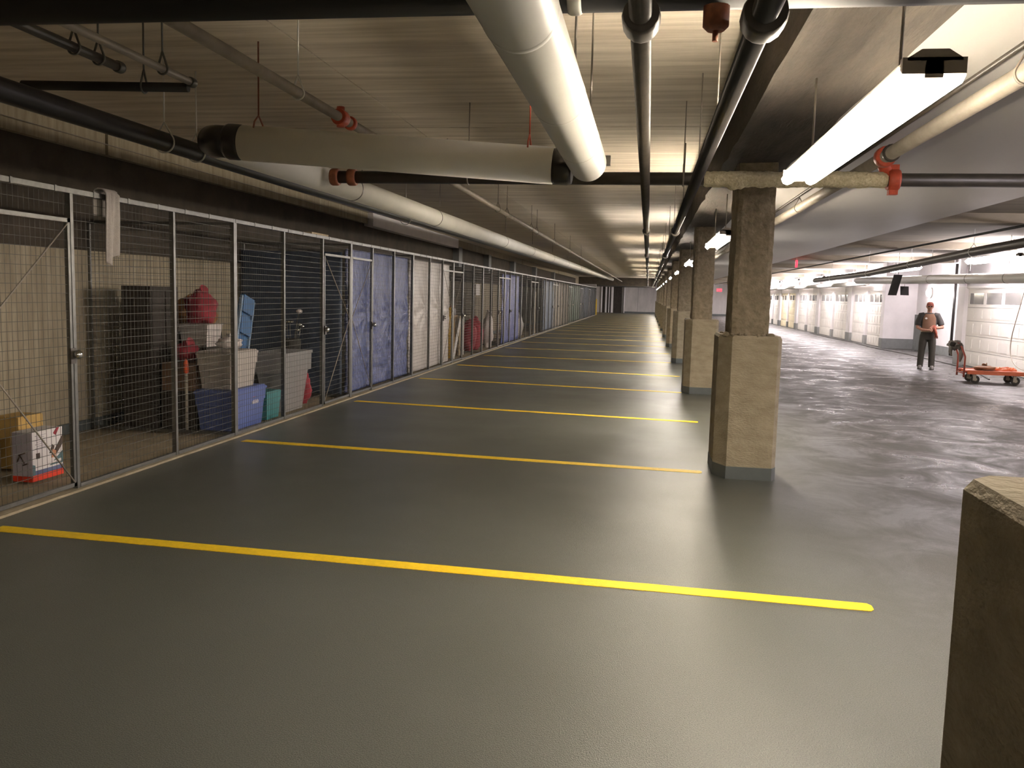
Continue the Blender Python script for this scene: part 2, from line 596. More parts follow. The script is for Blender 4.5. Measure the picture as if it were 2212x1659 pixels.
def pilaster(a, b, x0=RX, x1=9.9):
    MB().bx(x0, x1, a, b, 0.36, 3.1).obj('pilaster', 'white_wall', wr)
    MB().bx(x0 - 0.012, x1, a - 0.012, b + 0.012, 0.0, 0.36).obj('base_band', 'grey_band', wr)


for a, b in PIL + PILN:
    pilaster(a, b)
# lintels
MB().bx(RX + 0.04, 9.9, 33.2, 83.3, 2.08, 3.1).obj('lintel', 'white_wall', wr)
MB().bx(RX + 0.04, 9.9, 5.0, 24.9, 2.08, 3.1).obj('lintel', 'white_wall', wr)
# alcove
MB().bx(9.55, 9.9, 25.4, 32.8, 0, 3.1).obj('alcove_wall', 'white_wall', wr)
MB().bx(9.53, 9.55, 25.4, 32.8, 0, 0.28).obj('base_band', 'grey_band', wr)
MB().bx(9.50, 9.54, 30.6, 32.78, 0.0, 1.25).obj('grey_panel', 'grey_band', wr)
MB().bx(9.9, 10.2, Y0, Y1, 0, 3.3).obj('outer_wall', 'white_wall', wr)
MB().tube([(9.42, 28.6, 0.05), (9.42, 28.6, 2.9)], 0.045, 8).obj('drain_pipe', 'black_gloss', wr)

door_n = 0


def garage_door(ya, yb, nwin, cream=False):
    global door_n
    door_n += 1
    d = sempty('door_%d' % door_n)
    x = RX + 0.10
    m = 'door_cream' if cream else 'door_white'
    hs = [0.02, 0.42, 0.82, 1.22, 1.58]
    for i, z in enumerate(hs):
        z1 = (hs + [2.08])[i + 1]
        if i == 4:
            continue
        s_ = MB()
        s_.bx(x, x + 0.05, ya, yb, z, z1 - 0.012)
        nn = nwin * 2
        ww = (yb - ya) / nn
        for q in range(nn):
            s_.bx(x - 0.012, x, ya + ww * q + 0.07, ya + ww * (q + 1) - 0.07, z + 0.07, z1 - 0.08)
        s_.obj('door_section', m, d)
    # window section: stiles, rails, panes
    s_ = MB()
    s_.bx(x, x + 0.05, ya, yb, 1.58, 1.66)
    s_.bx(x, x + 0.05, ya, yb, 1.95, 2.08)
    ww = (yb - ya) / nwin
    for q in range(nwin + 1):
        yc = ya + ww * q
        s_.bx(x, x + 0.05, max(ya, yc - 0.07), min(yb, yc + 0.07), 1.66, 1.95)
    s_.obj('window_section', m, d)
    for q in range(nwin):
        MB().bx(x + 0.02, x + 0.03, ya + ww * q + 0.07, ya + ww * (q + 1) - 0.07, 1.66, 1.95).obj('pane', 'pane', d)
    MB().bx(x - 0.02, x + 0.04, ya, yb, 0.0, 0.025).obj('weather_strip', 'rubber', d)
    return d


garage_door(18.0, 24.9, 6)
garage_door(11.5, 16.7, 4)
garage_door(5.0, 10.2, 4)
bays = [(33.2, 38.0), (38.7, 44.9), (45.6, 51.2), (51.9, 57.6), (58.3, 64.1), (64.8, 70.6), (71.3, 77.1), (77.8, 83.3)]
for bi, (a, b) in enumerate(bays):
    mid = (a + b) / 2
    MB().bx(RX + 0.02, 9.9, mid - 0.16, mid + 0.16, 0.36, 2.10).obj('pilaster', 'white_wall', wr)
    MB().bx(RX + 0.01, 9.9, mid - 0.17, mid + 0.17, 0.0, 0.36).obj('base_band', 'grey_band', wr)
    garage_door(a, mid - 0.16, 3, bi == 3)
    garage_door(mid + 0.16, b, 3, bi == 3)


# masking film
def poly_sheet(name, label, x, ya, yb, z0, z1, seed):
    def fn(u, v):
        y = ya + (yb - ya) * u
        z = z0 + (z1 - z0) * v
        p = Vector((y * 0.9 + z * 0.8, seed, 0))
        d = 0.05 * noise.noise(p * 1.3) + 0.03 * noise.noise(Vector((y * 3.1 - z * 2.2, seed + 4, z))) 
        d += 0.10 * max(0, 0.35 - z) * noise.noise(Vector((y * 2, seed, 9)))
        return (x + d * (0.25 + min(1, (z1 - z) * 1.5)), y, z + (0.05 * noise.noise(Vector((y * 1.2, seed, 2))) if v == 0 else 0))
    o = MB().grid(fn, 56, 26).obj(name, 'poly')
    tag(o, label, 'plastic sheet', 'masking sheets over the garage doors')
    return o


poly_sheet('plastic_sheet', 'clear plastic sheet over the garage door behind the orange cart', RX - 0.07, 18.1, 25.2, 0.03, 2.12, 1.0)
poly_sheet('plastic_sheet', 'clear plastic sheet over the doors just left of the grey-based white wall end', RX - 0.07, 33.3, 38.0, 0.03, 2.30, 2.3)
poly_sheet('plastic_sheet', 'clear plastic sheet over the second pair of doors beyond the hanging black flaps', RX - 0.07, 39.0, 44.7, 0.03, 2.30, 5.1)
poly_sheet('plastic_sheet', 'farthest clear plastic sheet, on doors left of the others', RX - 0.07, 46.2, 50.6, 0.03, 2.30, 8.4)

# ------------------------------------------------------------------ columns
def oct_(x0, x1, y0, y1, cx, cy):
    return [(x0 + cx, y0), (x1 - cx * 0.4, y0), (x1, y0 + cy * 0.4), (x1, y1 - 0.05), (x1 - 0.05, y1), (x0 + 0.05, y1), (x0, y1 - 0.05), (x0, y0 + cy)]


def rough_shaft(y, z0, z1, seed):
    mb = MB()
    x0, x1, ya, yb = 0.745, 1.085, y + 0.08, y + 0.66
    per = []
    for (a, b, k) in (((x0, ya), (x1, ya), 7), ((x1, ya), (x1, yb), 8), ((x1, yb), (x0, yb), 7), ((x0, yb), (x0, ya), 8)):
        for i in range(k):
            per.append((a[0] + (b[0] - a[0]) * i / k, a[1] + (b[1] - a[1]) * i / k, i == 0))
    nz = 44
    vs = []
    cxm, cym = (x0 + x1) / 2, (ya + yb) / 2
    for i in range(nz + 1):
        z = z0 + (z1 - z0) * i / nz
        for (px, py, cor) in per:
            d = Vector((px - cxm, py - cym, 0))
            q = noise.noise(Vector((px * 9, py * 9, z * 11)) + Vector((seed, 0, 0))) * 0.016
            if cor:
                q -= 0.012 + 0.02 * abs(noise.noise(Vector((seed, px * 3, z * 9))))
            p = Vector((px, py, z)) + d.normalized() * q
            vs.append(p)
    m_ = len(per)
    fs = [(i * m_ + j, i * m_ + (j + 1) % m_, (i + 1) * m_ + (j + 1) % m_, (i + 1) * m_ + j) for i in range(nz) for j in range(m_)]
    fs.append(tuple(range(m_ - 1, -1, -1)))
    fs.append(tuple(nz * m_ + j for j in range(m_)))
    mb.add(vs, fs)
    return mb


def column(k):
    y = COLY[k]
    if k == 0:
        lab = 'concrete column base cut off by the right edge of the picture, in the foreground'
    elif k == 1:
        lab = 'nearest full concrete column, rough shaft on a square pedestal, standing in the middle foreground'
    else:
        lab = '%s full concrete column along the row, counting from the camera' % ORD[k - 1]
    c = thing('concrete_column', lab, 'column', (0, y, 0), group='concrete columns in the row')
    pb = oct_(0.655, 1.20, 0, 0.78, 0.105, 0.20)
    hh = 1.27 + (0.03 if k % 2 else 0.0)
    mb = MB()
    mb.prism(pb, 0.10, hh - 0.025)
    inner = [(0.925 + (p[0] - 0.925) * 0.95, 0.39 + (p[1] - 0.39) * 0.96) for p in pb]
    mb.prism(pb, hh - 0.025, hh, top=inner)
    mb.obj('pedestal', 'concrete', c)
    b2 = [(0.925 + (p[0] - 0.925) * 1.012, 0.39 + (p[1] - 0.39) * 1.012) for p in pb]
    MB().prism(b2, 0.0, 0.115).obj('painted_base', 'floor_band', c)
    rough_shaft(0, hh - 0.01, 2.83, k * 3.7).obj('shaft', 'rough_concrete', c)
    if k in (0, 1):
        j = MB()
        rnd = random.Random(k + 3)
        for q in range(26):
            px, py = rnd.uniform(0.70, 1.12), rnd.uniform(0.02, 0.10)
            if rnd.random() < .4:
                px = rnd.uniform(0.69, 0.76)
                py = rnd.uniform(0.05, 0.6)
            j.ball((px, py, hh + 0.006), rnd.uniform(.012, .03), rnd.uniform(.012, .03), rnd.uniform(.01, .025), 6, 4, 0.4, 2, q)
        stuff(j.obj('mortar_crumbs', 'rough_concrete', c))


for k in range(12):
    column(k)

# ------------------------------------------------------------------ yellow stall lines
LN = [(4.90, 4.68, 1.235), (8.40, 8.09, 0.545), (11.92, 11.42, 0.70), (15.50, 14.93, 0.62), (18.74, 18.02, 0.70), (21.9, 21.75, 0.62)]
y = 25.3
while y < 84:
    LN.append((y, y - 0.05, 0.66))
    y += 3.47
for i, (ya, yb, xe) in enumerate(LN):
    hw = 0.059
    mb = MB()
    p0, p1 = Vector((-4.16, ya, 0)), Vector((xe, yb, 0))
    d = (p1 - p0).normalized()
    nrm = Vector((-d.y, d.x, 0)) * hw
    rows = []
    ns = 60 if i < 4 else 12
    top = []
    bot = []
    for q in range(ns + 1):
        c = p0 + (p1 - p0) * q / ns
        j1 = 0.004 * noise.noise(Vector((c.x * 6, i, 0)))
        j2 = 0.004 * noise.noise(Vector((c.x * 6, i, 7)))
        top.append(c + nrm * (1 + j1 * 12))
        bot.append(c - nrm * (1 + j2 * 12))
    endc = [p1 + d * 0.02 + nrm * 0.5, p1 + d * 0.02 - nrm * 0.5]
    poly = [(v.x, v.y) for v in bot] + [(endc[1].x, endc[1].y), (endc[0].x, endc[0].y)] + [(v.x, v.y) for v in reversed(top)]
    mb.prism(poly, 0.0, 0.003)
    lab = ('widest yellow stall line, running across the foreground floor' if i == 0
           else '%s yellow stall line on the floor, counting from the camera' % ORD[i])
    tag(mb.obj('stall_line', 'yellow_paint'), lab, 'floor line', 'yellow stall lines')

# ------------------------------------------------------------------ fluorescent lamps
def tube_lamp(x, y0, ln, z, label, group, m, rods, top, tr=0.034):
    t = thing('tube_lamp', label, 'lamp', (x, y0, z), group=group)
    b = MB()
    b.prism([(-0.028, -0.012), (-0.026, 0.040), (-0.082, 0.040), (-0.082, 0.048), (-0.04, 0.075), (0.04, 0.075), (0.082, 0.048), (0.082, 0.040), (0.026, 0.040), (0.028, -0.012)], 0, ln,
            Matrix(((1, 0, 0, 0), (0, 0, 1, 0), (0, 1, 0, 0), (0, 0, 0, 1))))
    b.obj('housing', 'lamp_body', t)
    for sx in (-0.066, 0.066):
        MB().tube([(sx, 0.02, 0), (sx, ln - 0.02, 0)], tr, 8 if abs(y0 - 2.9) < 1 else 4, cap=False).obj('tube', m, t)
    for ye in (0.0, ln - 0.045):
        MB().bx(-0.095, 0.095, ye, ye + 0.03, 0.0, 0.05).obj('end_cap', 'lamp_body', t)
    for ye in rods:
        MB().tube([(0, ye, 0.04), (0, ye, top - z)], 0.006, 6).obj('hanger_rod', 'brown_steel', t)
    return t


for k in range(-1, 12):
    ys = 2.92 + BAY * k
    lab = {0: 'nearest fluorescent lamp, glaring white under the beam at upper right',
           -1: 'fluorescent lamp under the beam behind the camera'}.get(
        k, '%s fluorescent lamp under the column beam, counting from the camera' % ORD[max(k, 0)])
    tube_lamp(0.85, ys, 2.45, 2.335, lab, 'lamps under the column beam', 'lamp_warm' if k in (-1, 0, 1, 3, 5, 6, 7, 8) else 'lamp_mid', (0.4, 2.05), 2.83)
for i, yc in enumerate((3.5, 10.5, 19.9, 27.0, 34.2, 40.6, 47.2, 53.8, 60.2, 66.8, 73.2, 79.8)):
    lab = ('brightest lamp by the right edge, above the sheeted garage door' if i == 2 else
           '%s lamp of the row over the garage doors, counting from the right edge' % ORD[i])
    tube_lamp(7.8, yc, 2.9, 2.70, lab, 'lamps along the garage doors', 'lamp_cool', (0.4, 2.5), 3.11, 0.07)
al = thing('wall_lamp', 'round glaring lamp on the alcove wall behind the standing person', 'lamp', (9.52, 31.3, 2.02))
MB().tube([(0.03, 0, 0), (-0.02, 0, 0)], 0.17, 20).obj('back_plate', 'white_metal', al)
MB().ball((-0.04, 0, 0), 0.11, 0.15, 0.15, 8, 5).obj('globe', 'lamp_cool', al)

# ------------------------------------------------------------------ pipes
def ring_part(parent, p, d, r, ln, m, name='coupling', n=16):
    d = Vector(d).normalized()
    p = Vector(p)
    MB().tube([p - d * ln / 2, p - d * ln * 0.3, p + d * ln * 0.3, p + d * ln / 2], [r * 0.92, r, r, r * 0.92], n).obj(name, m, parent)


def hanger(parent, p, r, top, m='brown_steel', axis='y', clevis=True):
    p = Vector(p)
    mb = MB()
    h = r + 0.07
    mb.tube([p + Vector((0, 0, h)), Vector((p.x, p.y, top))], 0.0055, 6)
    if clevis:
        pts = []
        for q in range(13):
            t = -PI / 2 + PI * q / 12 - 0
            pts.append((math.cos(-PI / 2 + 2 * PI * q / 12) , math.sin(-PI / 2 + 2 * PI * q / 12)))
        loop = []
        rr = r + 0.006
        for q in range(-7, 8):
            t = -PI / 2 + q * (PI * 0.62 / 7)
            loop.append((rr * math.cos(t), rr * math.sin(t)))
        loop = [(0, h)] + loop + [(0, h)]
        if r > 0.1:
            loop = [(-rr * 0.62, rr * 0.76), (-rr * 0.5, rr * 1.1), (0, h), (rr * 0.5, rr * 1.1), (rr * 0.62, rr * 0.76)]
        if axis == 'y':
            mb.tube([(p.x + a, p.y, p.z + b) for a, b in loop], 0.006, 6)
        else:
            mb.tube([(p.x, p.y + a, p.z + b) for a, b in loop], 0.006, 6)
    return mb.obj('hanger', m, parent)


def pipe(name, label, pts, r, m, cat='pipe', n=18, group=None):
    t = thing(name, label, cat, pts[0], group=group)
    o = Vector(pts[0])
    MB().tube([Vector(p) - o for p in pts], r, n).obj('pipe_run', m, t)
    t['o'] = list(pts[0])
    return t


def loc(t, p):
    o = t['o']
    return Vector(p) - Vector((o[0], o[1], o[2]))


# A and B: black sprinkler mains running away overhead
pa = pipe('sprinkler_pipe', 'straight dark pipe running away overhead near the picture centre', [(-0.063, -4, 2.52), (-0.055, 72, 2.53)], 0.037, 'dark_steel')
pb_ = pipe('sprinkler_pipe', 'glossy black pipe running away beside the column beam', [(0.325, -4, 2.52), (0.335, 72, 2.53)], 0.043, 'black_gloss')
for t, x, r in ((pa, -0.06, 0.037), (pb_, 0.328, 0.043)):
    ring_part(t, loc(t, (x, 2.93, 2.52)), (0, 1, 0), r * 1.7, 0.13, 'dark_steel')
    for y in (12.1, 19.0, 27.4, 36, 45, 54):
        ring_part(t, loc(t, (x, y, 2.522)), (0, 1, 0), r * 1.5, 0.10, 'dark_steel')
    for i, y in enumerate((4.9, 6.6, 9.5, 12.8, 15.9, 19.4, 23, 27, 31, 36, 41)):
        hanger(t, loc(t, (x, y, 2.522)), r, ZC - 2.52, 'brown_steel', clevis=False)

# near black cross pipe along the top edge of the picture
pn = pipe('cross_pipe', 'black pipe crossing overhead along the top edge of the picture', [(-6.05, 3.16, 2.86), (-3.40, 3.16, 2.86), (-3.05, 3.16, 2.70), (1.72, 3.16, 2.69)], 0.075, 'black')
hd = thing('fire_sprinkler', 'red sprinkler head hanging from the black overhead pipe', 'sprinkler', (0.19, 3.12, 2.585))
MB().tube([(0, 0, 0.03), (0, 0, -0.035), (0, 0, -0.05)], [0.045, 0.045, 0.03], 14).obj('body', 'rust_iron', hd)
MB().tube([(0, 0, -0.05), (0, 0, -0.085)], 0.010, 8).obj('nozzle', 'rust_iron', hd)
ring_part(pn, loc(pn, (-0.30, 3.16, 2.69)), (1, 0, 0), 0.079, 0.05, 'jacket', 'pale_band')

# C: black cross pipe with insulated stretch and red couplings
pc = pipe('cross_pipe', 'long dark cross pipe passing in front of the nearest column top', [(-2.86, 7.5, 2.62), (4.25, 7.5, 2.62)], 0.054, 'dark_steel')
ins = MB()
vs = []
nn, m_ = 90, 18
for i in range(nn + 1):
    x = 0.42 + (1.88 - 0.42) * i / nn
    for j in range(m_):
        t = 2 * PI * j / m_
        q = 0.064 + 0.010 * noise.noise(Vector((x * 22, math.cos(t) * 3, math.sin(t) * 3))) + 0.007 * noise.noise(Vector((x * 60, j, 0)))
        if i in (0, nn):
            q = 0.056
        if 12 < i < 20 and math.sin(t) < -0.6:
            q += 0.02
        vs.append(Vector((x + 2.86, q * math.cos(t), q * math.sin(t))))
ins.add(vs, [(i * m_ + j, i * m_ + (j + 1) % m_, (i + 1) * m_ + (j + 1) % m_, (i + 1) * m_ + j) for i in range(nn) for j in range(m_)], True)
ins.obj('insulation', 'insulation', pc)
for x in (-2.82, -2.66):
    ring_part(pc, loc(pc, (x, 7.5, 2.62)), (1, 0, 0), 0.076, 0.075, 'rust_iron')
ring_part(pc, loc(pc, (1.93, 7.5, 2.62)), (1, 0, 0), 0.088, 0.09, 'red_iron')
for s_ in (-1, 1):
    MB().bx(*(lambda p: (p.x - 0.035, p.x + 0.035, p.y - 0.03, p.y + 0.03, p.z - 0.03 + s_ * 0.09, p.z + 0.03 + s_ * 0.09))(loc(pc, (1.93, 7.5, 2.62)))).obj('clamp_lug', 'red_iron', pc)
MB().tube([loc(pc, (1.90, 7.5, 2.62)), loc(pc, (1.84, 7.5, 2.76)), loc(pc, (1.83, 7.42, 2.79))], 0.052, 12).obj('riser_elbow', 'red_iron', pc)
for x in (-1.6, 0.25, 3.27):
    hanger(pc, loc(pc, (x, 7.5, 2.62)), 0.054, (2.89 if x > 1 else ZC) - 2.62, 'jacket' if x > 3 else 'brown_steel', 'x')
ring_part(pc, loc(pc, (3.27, 7.5, 2.62)), (1, 0, 0), 0.060, 0.03, 'jacket', 'strap')

# L: pipe right of the lamp
pl = pipe('sprinkler_pipe', 'pale-topped pipe running away under the soffit right of the lamp', [(1.80, -4, 2.77), (1.80, 70, 2.77)], 0.052, 'brown_steel')
ring_part(pl, loc(pl, (1.80, 7.28, 2.77)), (0, 1, 0), 0.082, 0.10, 'red_iron')
ring_part(pl, loc(pl, (1.80, 7.10, 2.77)), (0, 1, 0), 0.068, 0.05, 'dark_steel')
for y in (4.7, 11.2, 16, 21, 27):
    hanger(pl, loc(pl, (1.80, y, 2.77)), 0.052, 2.90 - 2.77, 'brown_steel')
pl2 = pipe('conduit', 'thin dark conduit beside the pale-topped pipe right of the lamp', [(1.70, -4, 2.85), (1.70, 70, 2.85)], 0.016, 'dark_steel', n=8)

# D: big jacketed pipe overhead, with seam bands
pd = pipe('jacketed_pipe', 'fat grey jacketed pipe coming overhead and ending above the near stalls',
          [(-0.41, -4, 2.45), (-0.41, 5.50, 2.45), (-0.41, 5.56, 2.45), (-0.41, 5.60, 2.45)], [0.117, 0.117, 0.108, 0.085], 'grey_jacket', n=40)
for y in (2.6, 3.7, 4.75):
    ring_part(pd, loc(pd, (-0.41, y, 2.45)), (0, 1, 0), 0.1185, 0.05, 'grey_jacket', 'jacket_seam', 40)
for y in (3.5, 4.42):
    hanger(pd, loc(pd, (-0.325, y, 2.45)), 0.03, ZC - 2.45, 'brown_steel', clevis=False)
MB().bx(*(lambda p: (p.x - 0.02, p.x + 0.02, p.y - 0.02, p.y + 0.02, p.z - 0.03, p.z + 0.03))(loc(pd, (-0.29, 5.55, 2.47)))).obj('end_clip', 'dark_steel', pd)

# E: sloping jacketed cross pipe with black couplings
pe = pipe('jacketed_pipe', 'pale jacketed pipe sloping across the left ceiling between black couplings', [(-2.77, 5.62, 2.594), (-0.64, 5.62, 2.448)], 0.118, 'jacket', n=40)
ring_part(pe, loc(pe, (-2.83, 5.62, 2.60)), (1, 0, -0.07), 0.121, 0.12, 'black_gloss')
ring_part(pe, loc(pe, (-0.58, 5.62, 2.445)), (1, 0, -0.07), 0.118, 0.13, 'black_gloss')
MB().tube([loc(pe, (-2.86, 5.62, 2.60)), loc(pe, (-2.96, 5.64, 2.61)), loc(pe, (-3.03, 5.70, 2.62)), loc(pe, (-3.05, 5.80, 2.63))], 0.108, 24).obj('elbow', 'black_gloss', pe)
hanger(pe, loc(pe, (-2.66, 5.62, 2.587)), 0.119, ZC - 2.594, 'rust_iron', 'x')
hanger(pe, loc(pe, (-0.80, 5.62, 2.458)), 0.119, ZC - 2.594, 'red_iron', 'x')

# F: long jacketed pipe by the cages
pf = pipe('jacketed_pipe', 'long white jacketed pipe running away above the cages', [(-3.05, 5.78, 2.63), (-3.05, 74, 3.04)], 0.116, 'jacket', n=36)
for y in (8.6, 12.05, 17.9, 22.2, 27, 32, 38, 45):
    ring_part(pf, loc(pf, (-3.05, y, 2.63 + 0.41 * (y - 5.78) / 68.2)), (0, 1, 0), 0.1195, 0.035, 'dark_steel', 'strap', 36)
    if y > 8:
        hanger(pf, loc(pf, (-3.05, y + 0.3, 2.63 + 0.41 * (y - 5.78) / 68.2)), 0.118, ZC - 2.63, 'brown_steel', clevis=False)
# G: dark pipe along the wall
pg = pipe('drain_pipe', 'thick dark pipe along the upper left, behind the white jacketed pipe', [(-3.52, -3, 2.64), (-3.52, 8, 2.655), (-3.52, 70, 3.03)], 0.068, 'black_gloss')
for y in (5.9, 6.35, 12.2):
    hanger(pg, loc(pg, (-3.52, y, 2.65)), 0.07, ZC - 2.64, 'jacket')
# H: brown pipe with red tee
ph = pipe('sprinkler_pipe', 'brown pipe running away across the left ceiling with a red coupling', [(-2.2, -3, 2.82), (-2.2, 72, 2.86)], 0.033, 'brown_steel')
ring_part(ph, loc(ph, (-2.2, 5.95, 2.825)), (0, 1, 0), 0.058, 0.11, 'red_iron')
ring_part(ph, loc(ph, (-2.2, 6.15, 2.825)), (0, 1, 0), 0.05, 0.05, 'red_iron')
MB().tube([loc(ph, (-2.2, 5.95, 2.76)), loc(ph, (-2.2, 5.95, 2.90))], 0.028, 10).obj('tee_outlet', 'red_iron', ph)
for y in (5.2, 9.2, 12.4, 13.2, 16.0, 16.8, 20, 24, 28):
    hanger(ph, loc(ph, (-2.2, y, 2.825)), 0.034, ZC - 2.82, 'jacket' if y < 6 else 'brown_steel')
# I, J, K: small dark pipes at the upper left
pi_ = pipe('small_pipe', 'thin dark pipe at upper left, the outer of two running side by side', [(-2.97, -3, 2.82), (-2.97, 4.55, 2.82)], 0.026, 'dark_steel', n=12)
hanger(pi_, loc(pi_, (-2.97, 4.15, 2.82)), 0.028, ZC - 2.82, 'galv')
hanger(pi_, loc(pi_, (-2.97, 4.35, 2.82)), 0.028, ZC - 2.82, 'galv')
ring_part(pi_, loc(pi_, (-2.97, 4.53, 2.82)), (0, 1, 0), 0.033, 0.05, 'galv', 'end_cap')
pj = pipe('small_pipe', 'thin brown pipe at upper left, turning back at its far end', [(-2.76, -3, 2.83), (-2.76, 4.93, 2.83)], 0.022, 'brown_steel', n=12)
hanger(pj, loc(pj, (-2.76, 4.62, 2.83)), 0.024, ZC - 2.83, 'galv')
ring_part(pj, loc(pj, (-2.76, 4.93, 2.83)), (0, 1, 0), 0.030, 0.05, 'galv', 'end_cap')
pk = pipe('small_pipe', 'short black pipe lying crosswise between the dark pipes at upper left', [(-2.78, 4.93, 2.80), (-3.80, 4.82, 2.80)], 0.028, 'black', n=12)
hanger(pk, loc(pk, (-3.05, 4.90, 2.80)), 0.03, ZC - 2.80, 'galv', 'x')
cb = pipe('cable', 'thin brown cable strung along the pale strip of the left wall', [(-5.94, 3, 3.14), (-5.94, 17.8, 3.12)], 0.006, 'brown_steel', n=6)

# right-hand pipes
pr = pipe('jacketed_pipe', 'fat pale pipe above the sheeted garage door at right', [(7.4, 9.0, 2.06), (7.4, 18.6, 2.20), (7.4, 32.5, 2.40)], 0.115, 'grey_jacket', n=28)
for y in (13.0, 19.4, 21.6, 24.4, 27.6):
    ring_part(pr, loc(pr, (7.4, y, 2.20 + 0.0144 * (y - 18.6))), (0, 1, 0), 0.119, 0.03, 'dark_steel', 'strap', 28)
    hanger(pr, loc(pr, (7.4, y, 2.20 + 0.0144 * (y - 18.6))), 0.118, 3.1 - 2.06, 'white_metal', clevis=False)
ps = pipe('drain_pipe', 'dark pipe under the bare slab right of the soffit', [(6.2, 4, 2.86), (6.2, 18, 2.66), (6.2, 26, 2.46), (6.2, 34, 2.42)], 0.085, 'dark_steel')
for y, z in ((14, 2.717), (18, 2.66), (22, 2.56), (26, 2.46), (31, 2.435)):
    hanger(ps, loc(ps, (6.2, y, z)), 0.087, 3.1 - 2.86, 'white_metal')
pt = pipe('conduit', 'thin dark conduit on the bare slab right of the soffit', [(5.9, 4, 2.915), (5.9, 80, 2.915)], 0.022, 'black', n=8)
pu = pipe('sprinkler_pipe', 'far grey pipe line along the tops of the distant garage doors', [(8.22, 34.5, 2.36), (8.22, 82, 2.40)], 0.09, 'grey_jacket')
for y in (35, 42, 50, 60):
    hanger(pu, loc(pu, (8.22, y, 2.38)), 0.092, 3.1 - 2.36, 'white_metal', clevis=False)

# hanging black flaps
for (xa, xb, z0, z1, y, lean, lab) in ((6.92, 7.16, 1.86, 2.46, 26.6, 0.13, 'long slanted black flap hanging from the fat pale pipe'),
                                        (7.27, 7.50, 1.87, 2.13, 26.6, -0.02, 'short square black flap hanging beside the long one')):
    f = thing('hanging_flap', lab, 'flap', ((xa + xb) / 2, y, z0))
    h = z1 - z0
    wd = (xb - xa) / 2
    MB().prism([(-wd, 0), (wd, 0), (wd + lean, h), (-wd + lean, h)], -0.008, 0.008,
               Matrix(((1, 0, 0, 0), (0, 0, 1, 0), (0, 1, 0, 0), (0, 0, 0, 1)))).obj('sheet', 'black', f)
    MB().tube([(lean, 0, h), (lean, 0, (3.1 if lean > 0 else 2.19) - z0)], 0.006, 6).obj('hanger_rod', 'brown_steel', f)


# exit signs
def exit_sign(p, rz, label, top, s=1.0):
    t = thing('exit_sign', label, 'sign', p, rz)
    MB().bx(-0.19 * s, 0.19 * s, -0.03, 0.03, -0.105 * s, 0.105 * s).obj('case', 'exit_red', t)
    cu = bpy.data.curves.new('lettering', 'FONT')
    cu.body = 'EXIT'
    cu.align_x = 'CENTER'
    cu.align_y = 'CENTER'
    cu.size = 0.17 * s
    cu.extrude = 0.002
    tmp = bpy.data.objects.new('tmp', cu)
    COL.objects.link(tmp)
    me = bpy.data.meshes.new_from_object(tmp.evaluated_get(bpy.context.evaluated_depsgraph_get()))
    bpy.data.objects.remove(tmp)
    me.materials.clear()
    me.materials.append(M['print_white'])
    for q in (0, 1):
        o = link('lettering', me, None, t, (0, -0.033 if q == 0 else 0.033, 0))
        o.rotation_euler = (PI / 2, 0, 0 if q == 0 else PI)
    MB().tube([(0, 0, 0.1 * s), (0, 0, top - p[2])], 0.008, 6).obj('stem', 'brown_steel', t)


exit_sign((4.62, 28.6, 2.80), R(83), 'red exit sign seen edge-on under the bare slab, above the distant garage doors', 3.1)
exit_sign((6.30, 79.5, 2.42), 0, 'small red exit sign at the far end, seen between the columns', 3.1, 1.2)

# ------------------------------------------------------------------ storage cages
CH = 2.27
mesh_cache = {}


def wire_panel(width, h0, h1, dv=0.05, dh=0.065):
    key = (round(width, 2), h0, h1)
    if key in mesh_cache:
        return mesh_cache[key]
    mb = MB()
    k = int(width / dv)
    for i in range(1, k):
        y = width * i / k
        mb.bx(-0.0010, 0.0010, y - 0.0010, y + 0.0010, h0, h1)
    q = int((h1 - h0) / dh)
    for i in range(1, q):
        z = h0 + (h1 - h0) * i / q
        mb.bx(0.0010, 0.0040, 0, width, z - 0.0017, z + 0.0017)
    me = mb.mesh('wire_mesh')
    me.materials.append(M['wire'])
    mesh_cache[key] = me
    return me


post_me = MB().bx(-0.022, 0.022, -0.017, 0.017, 0.0, CH + 0.02).mesh('post')
post_me.materials.append(M['galv'])


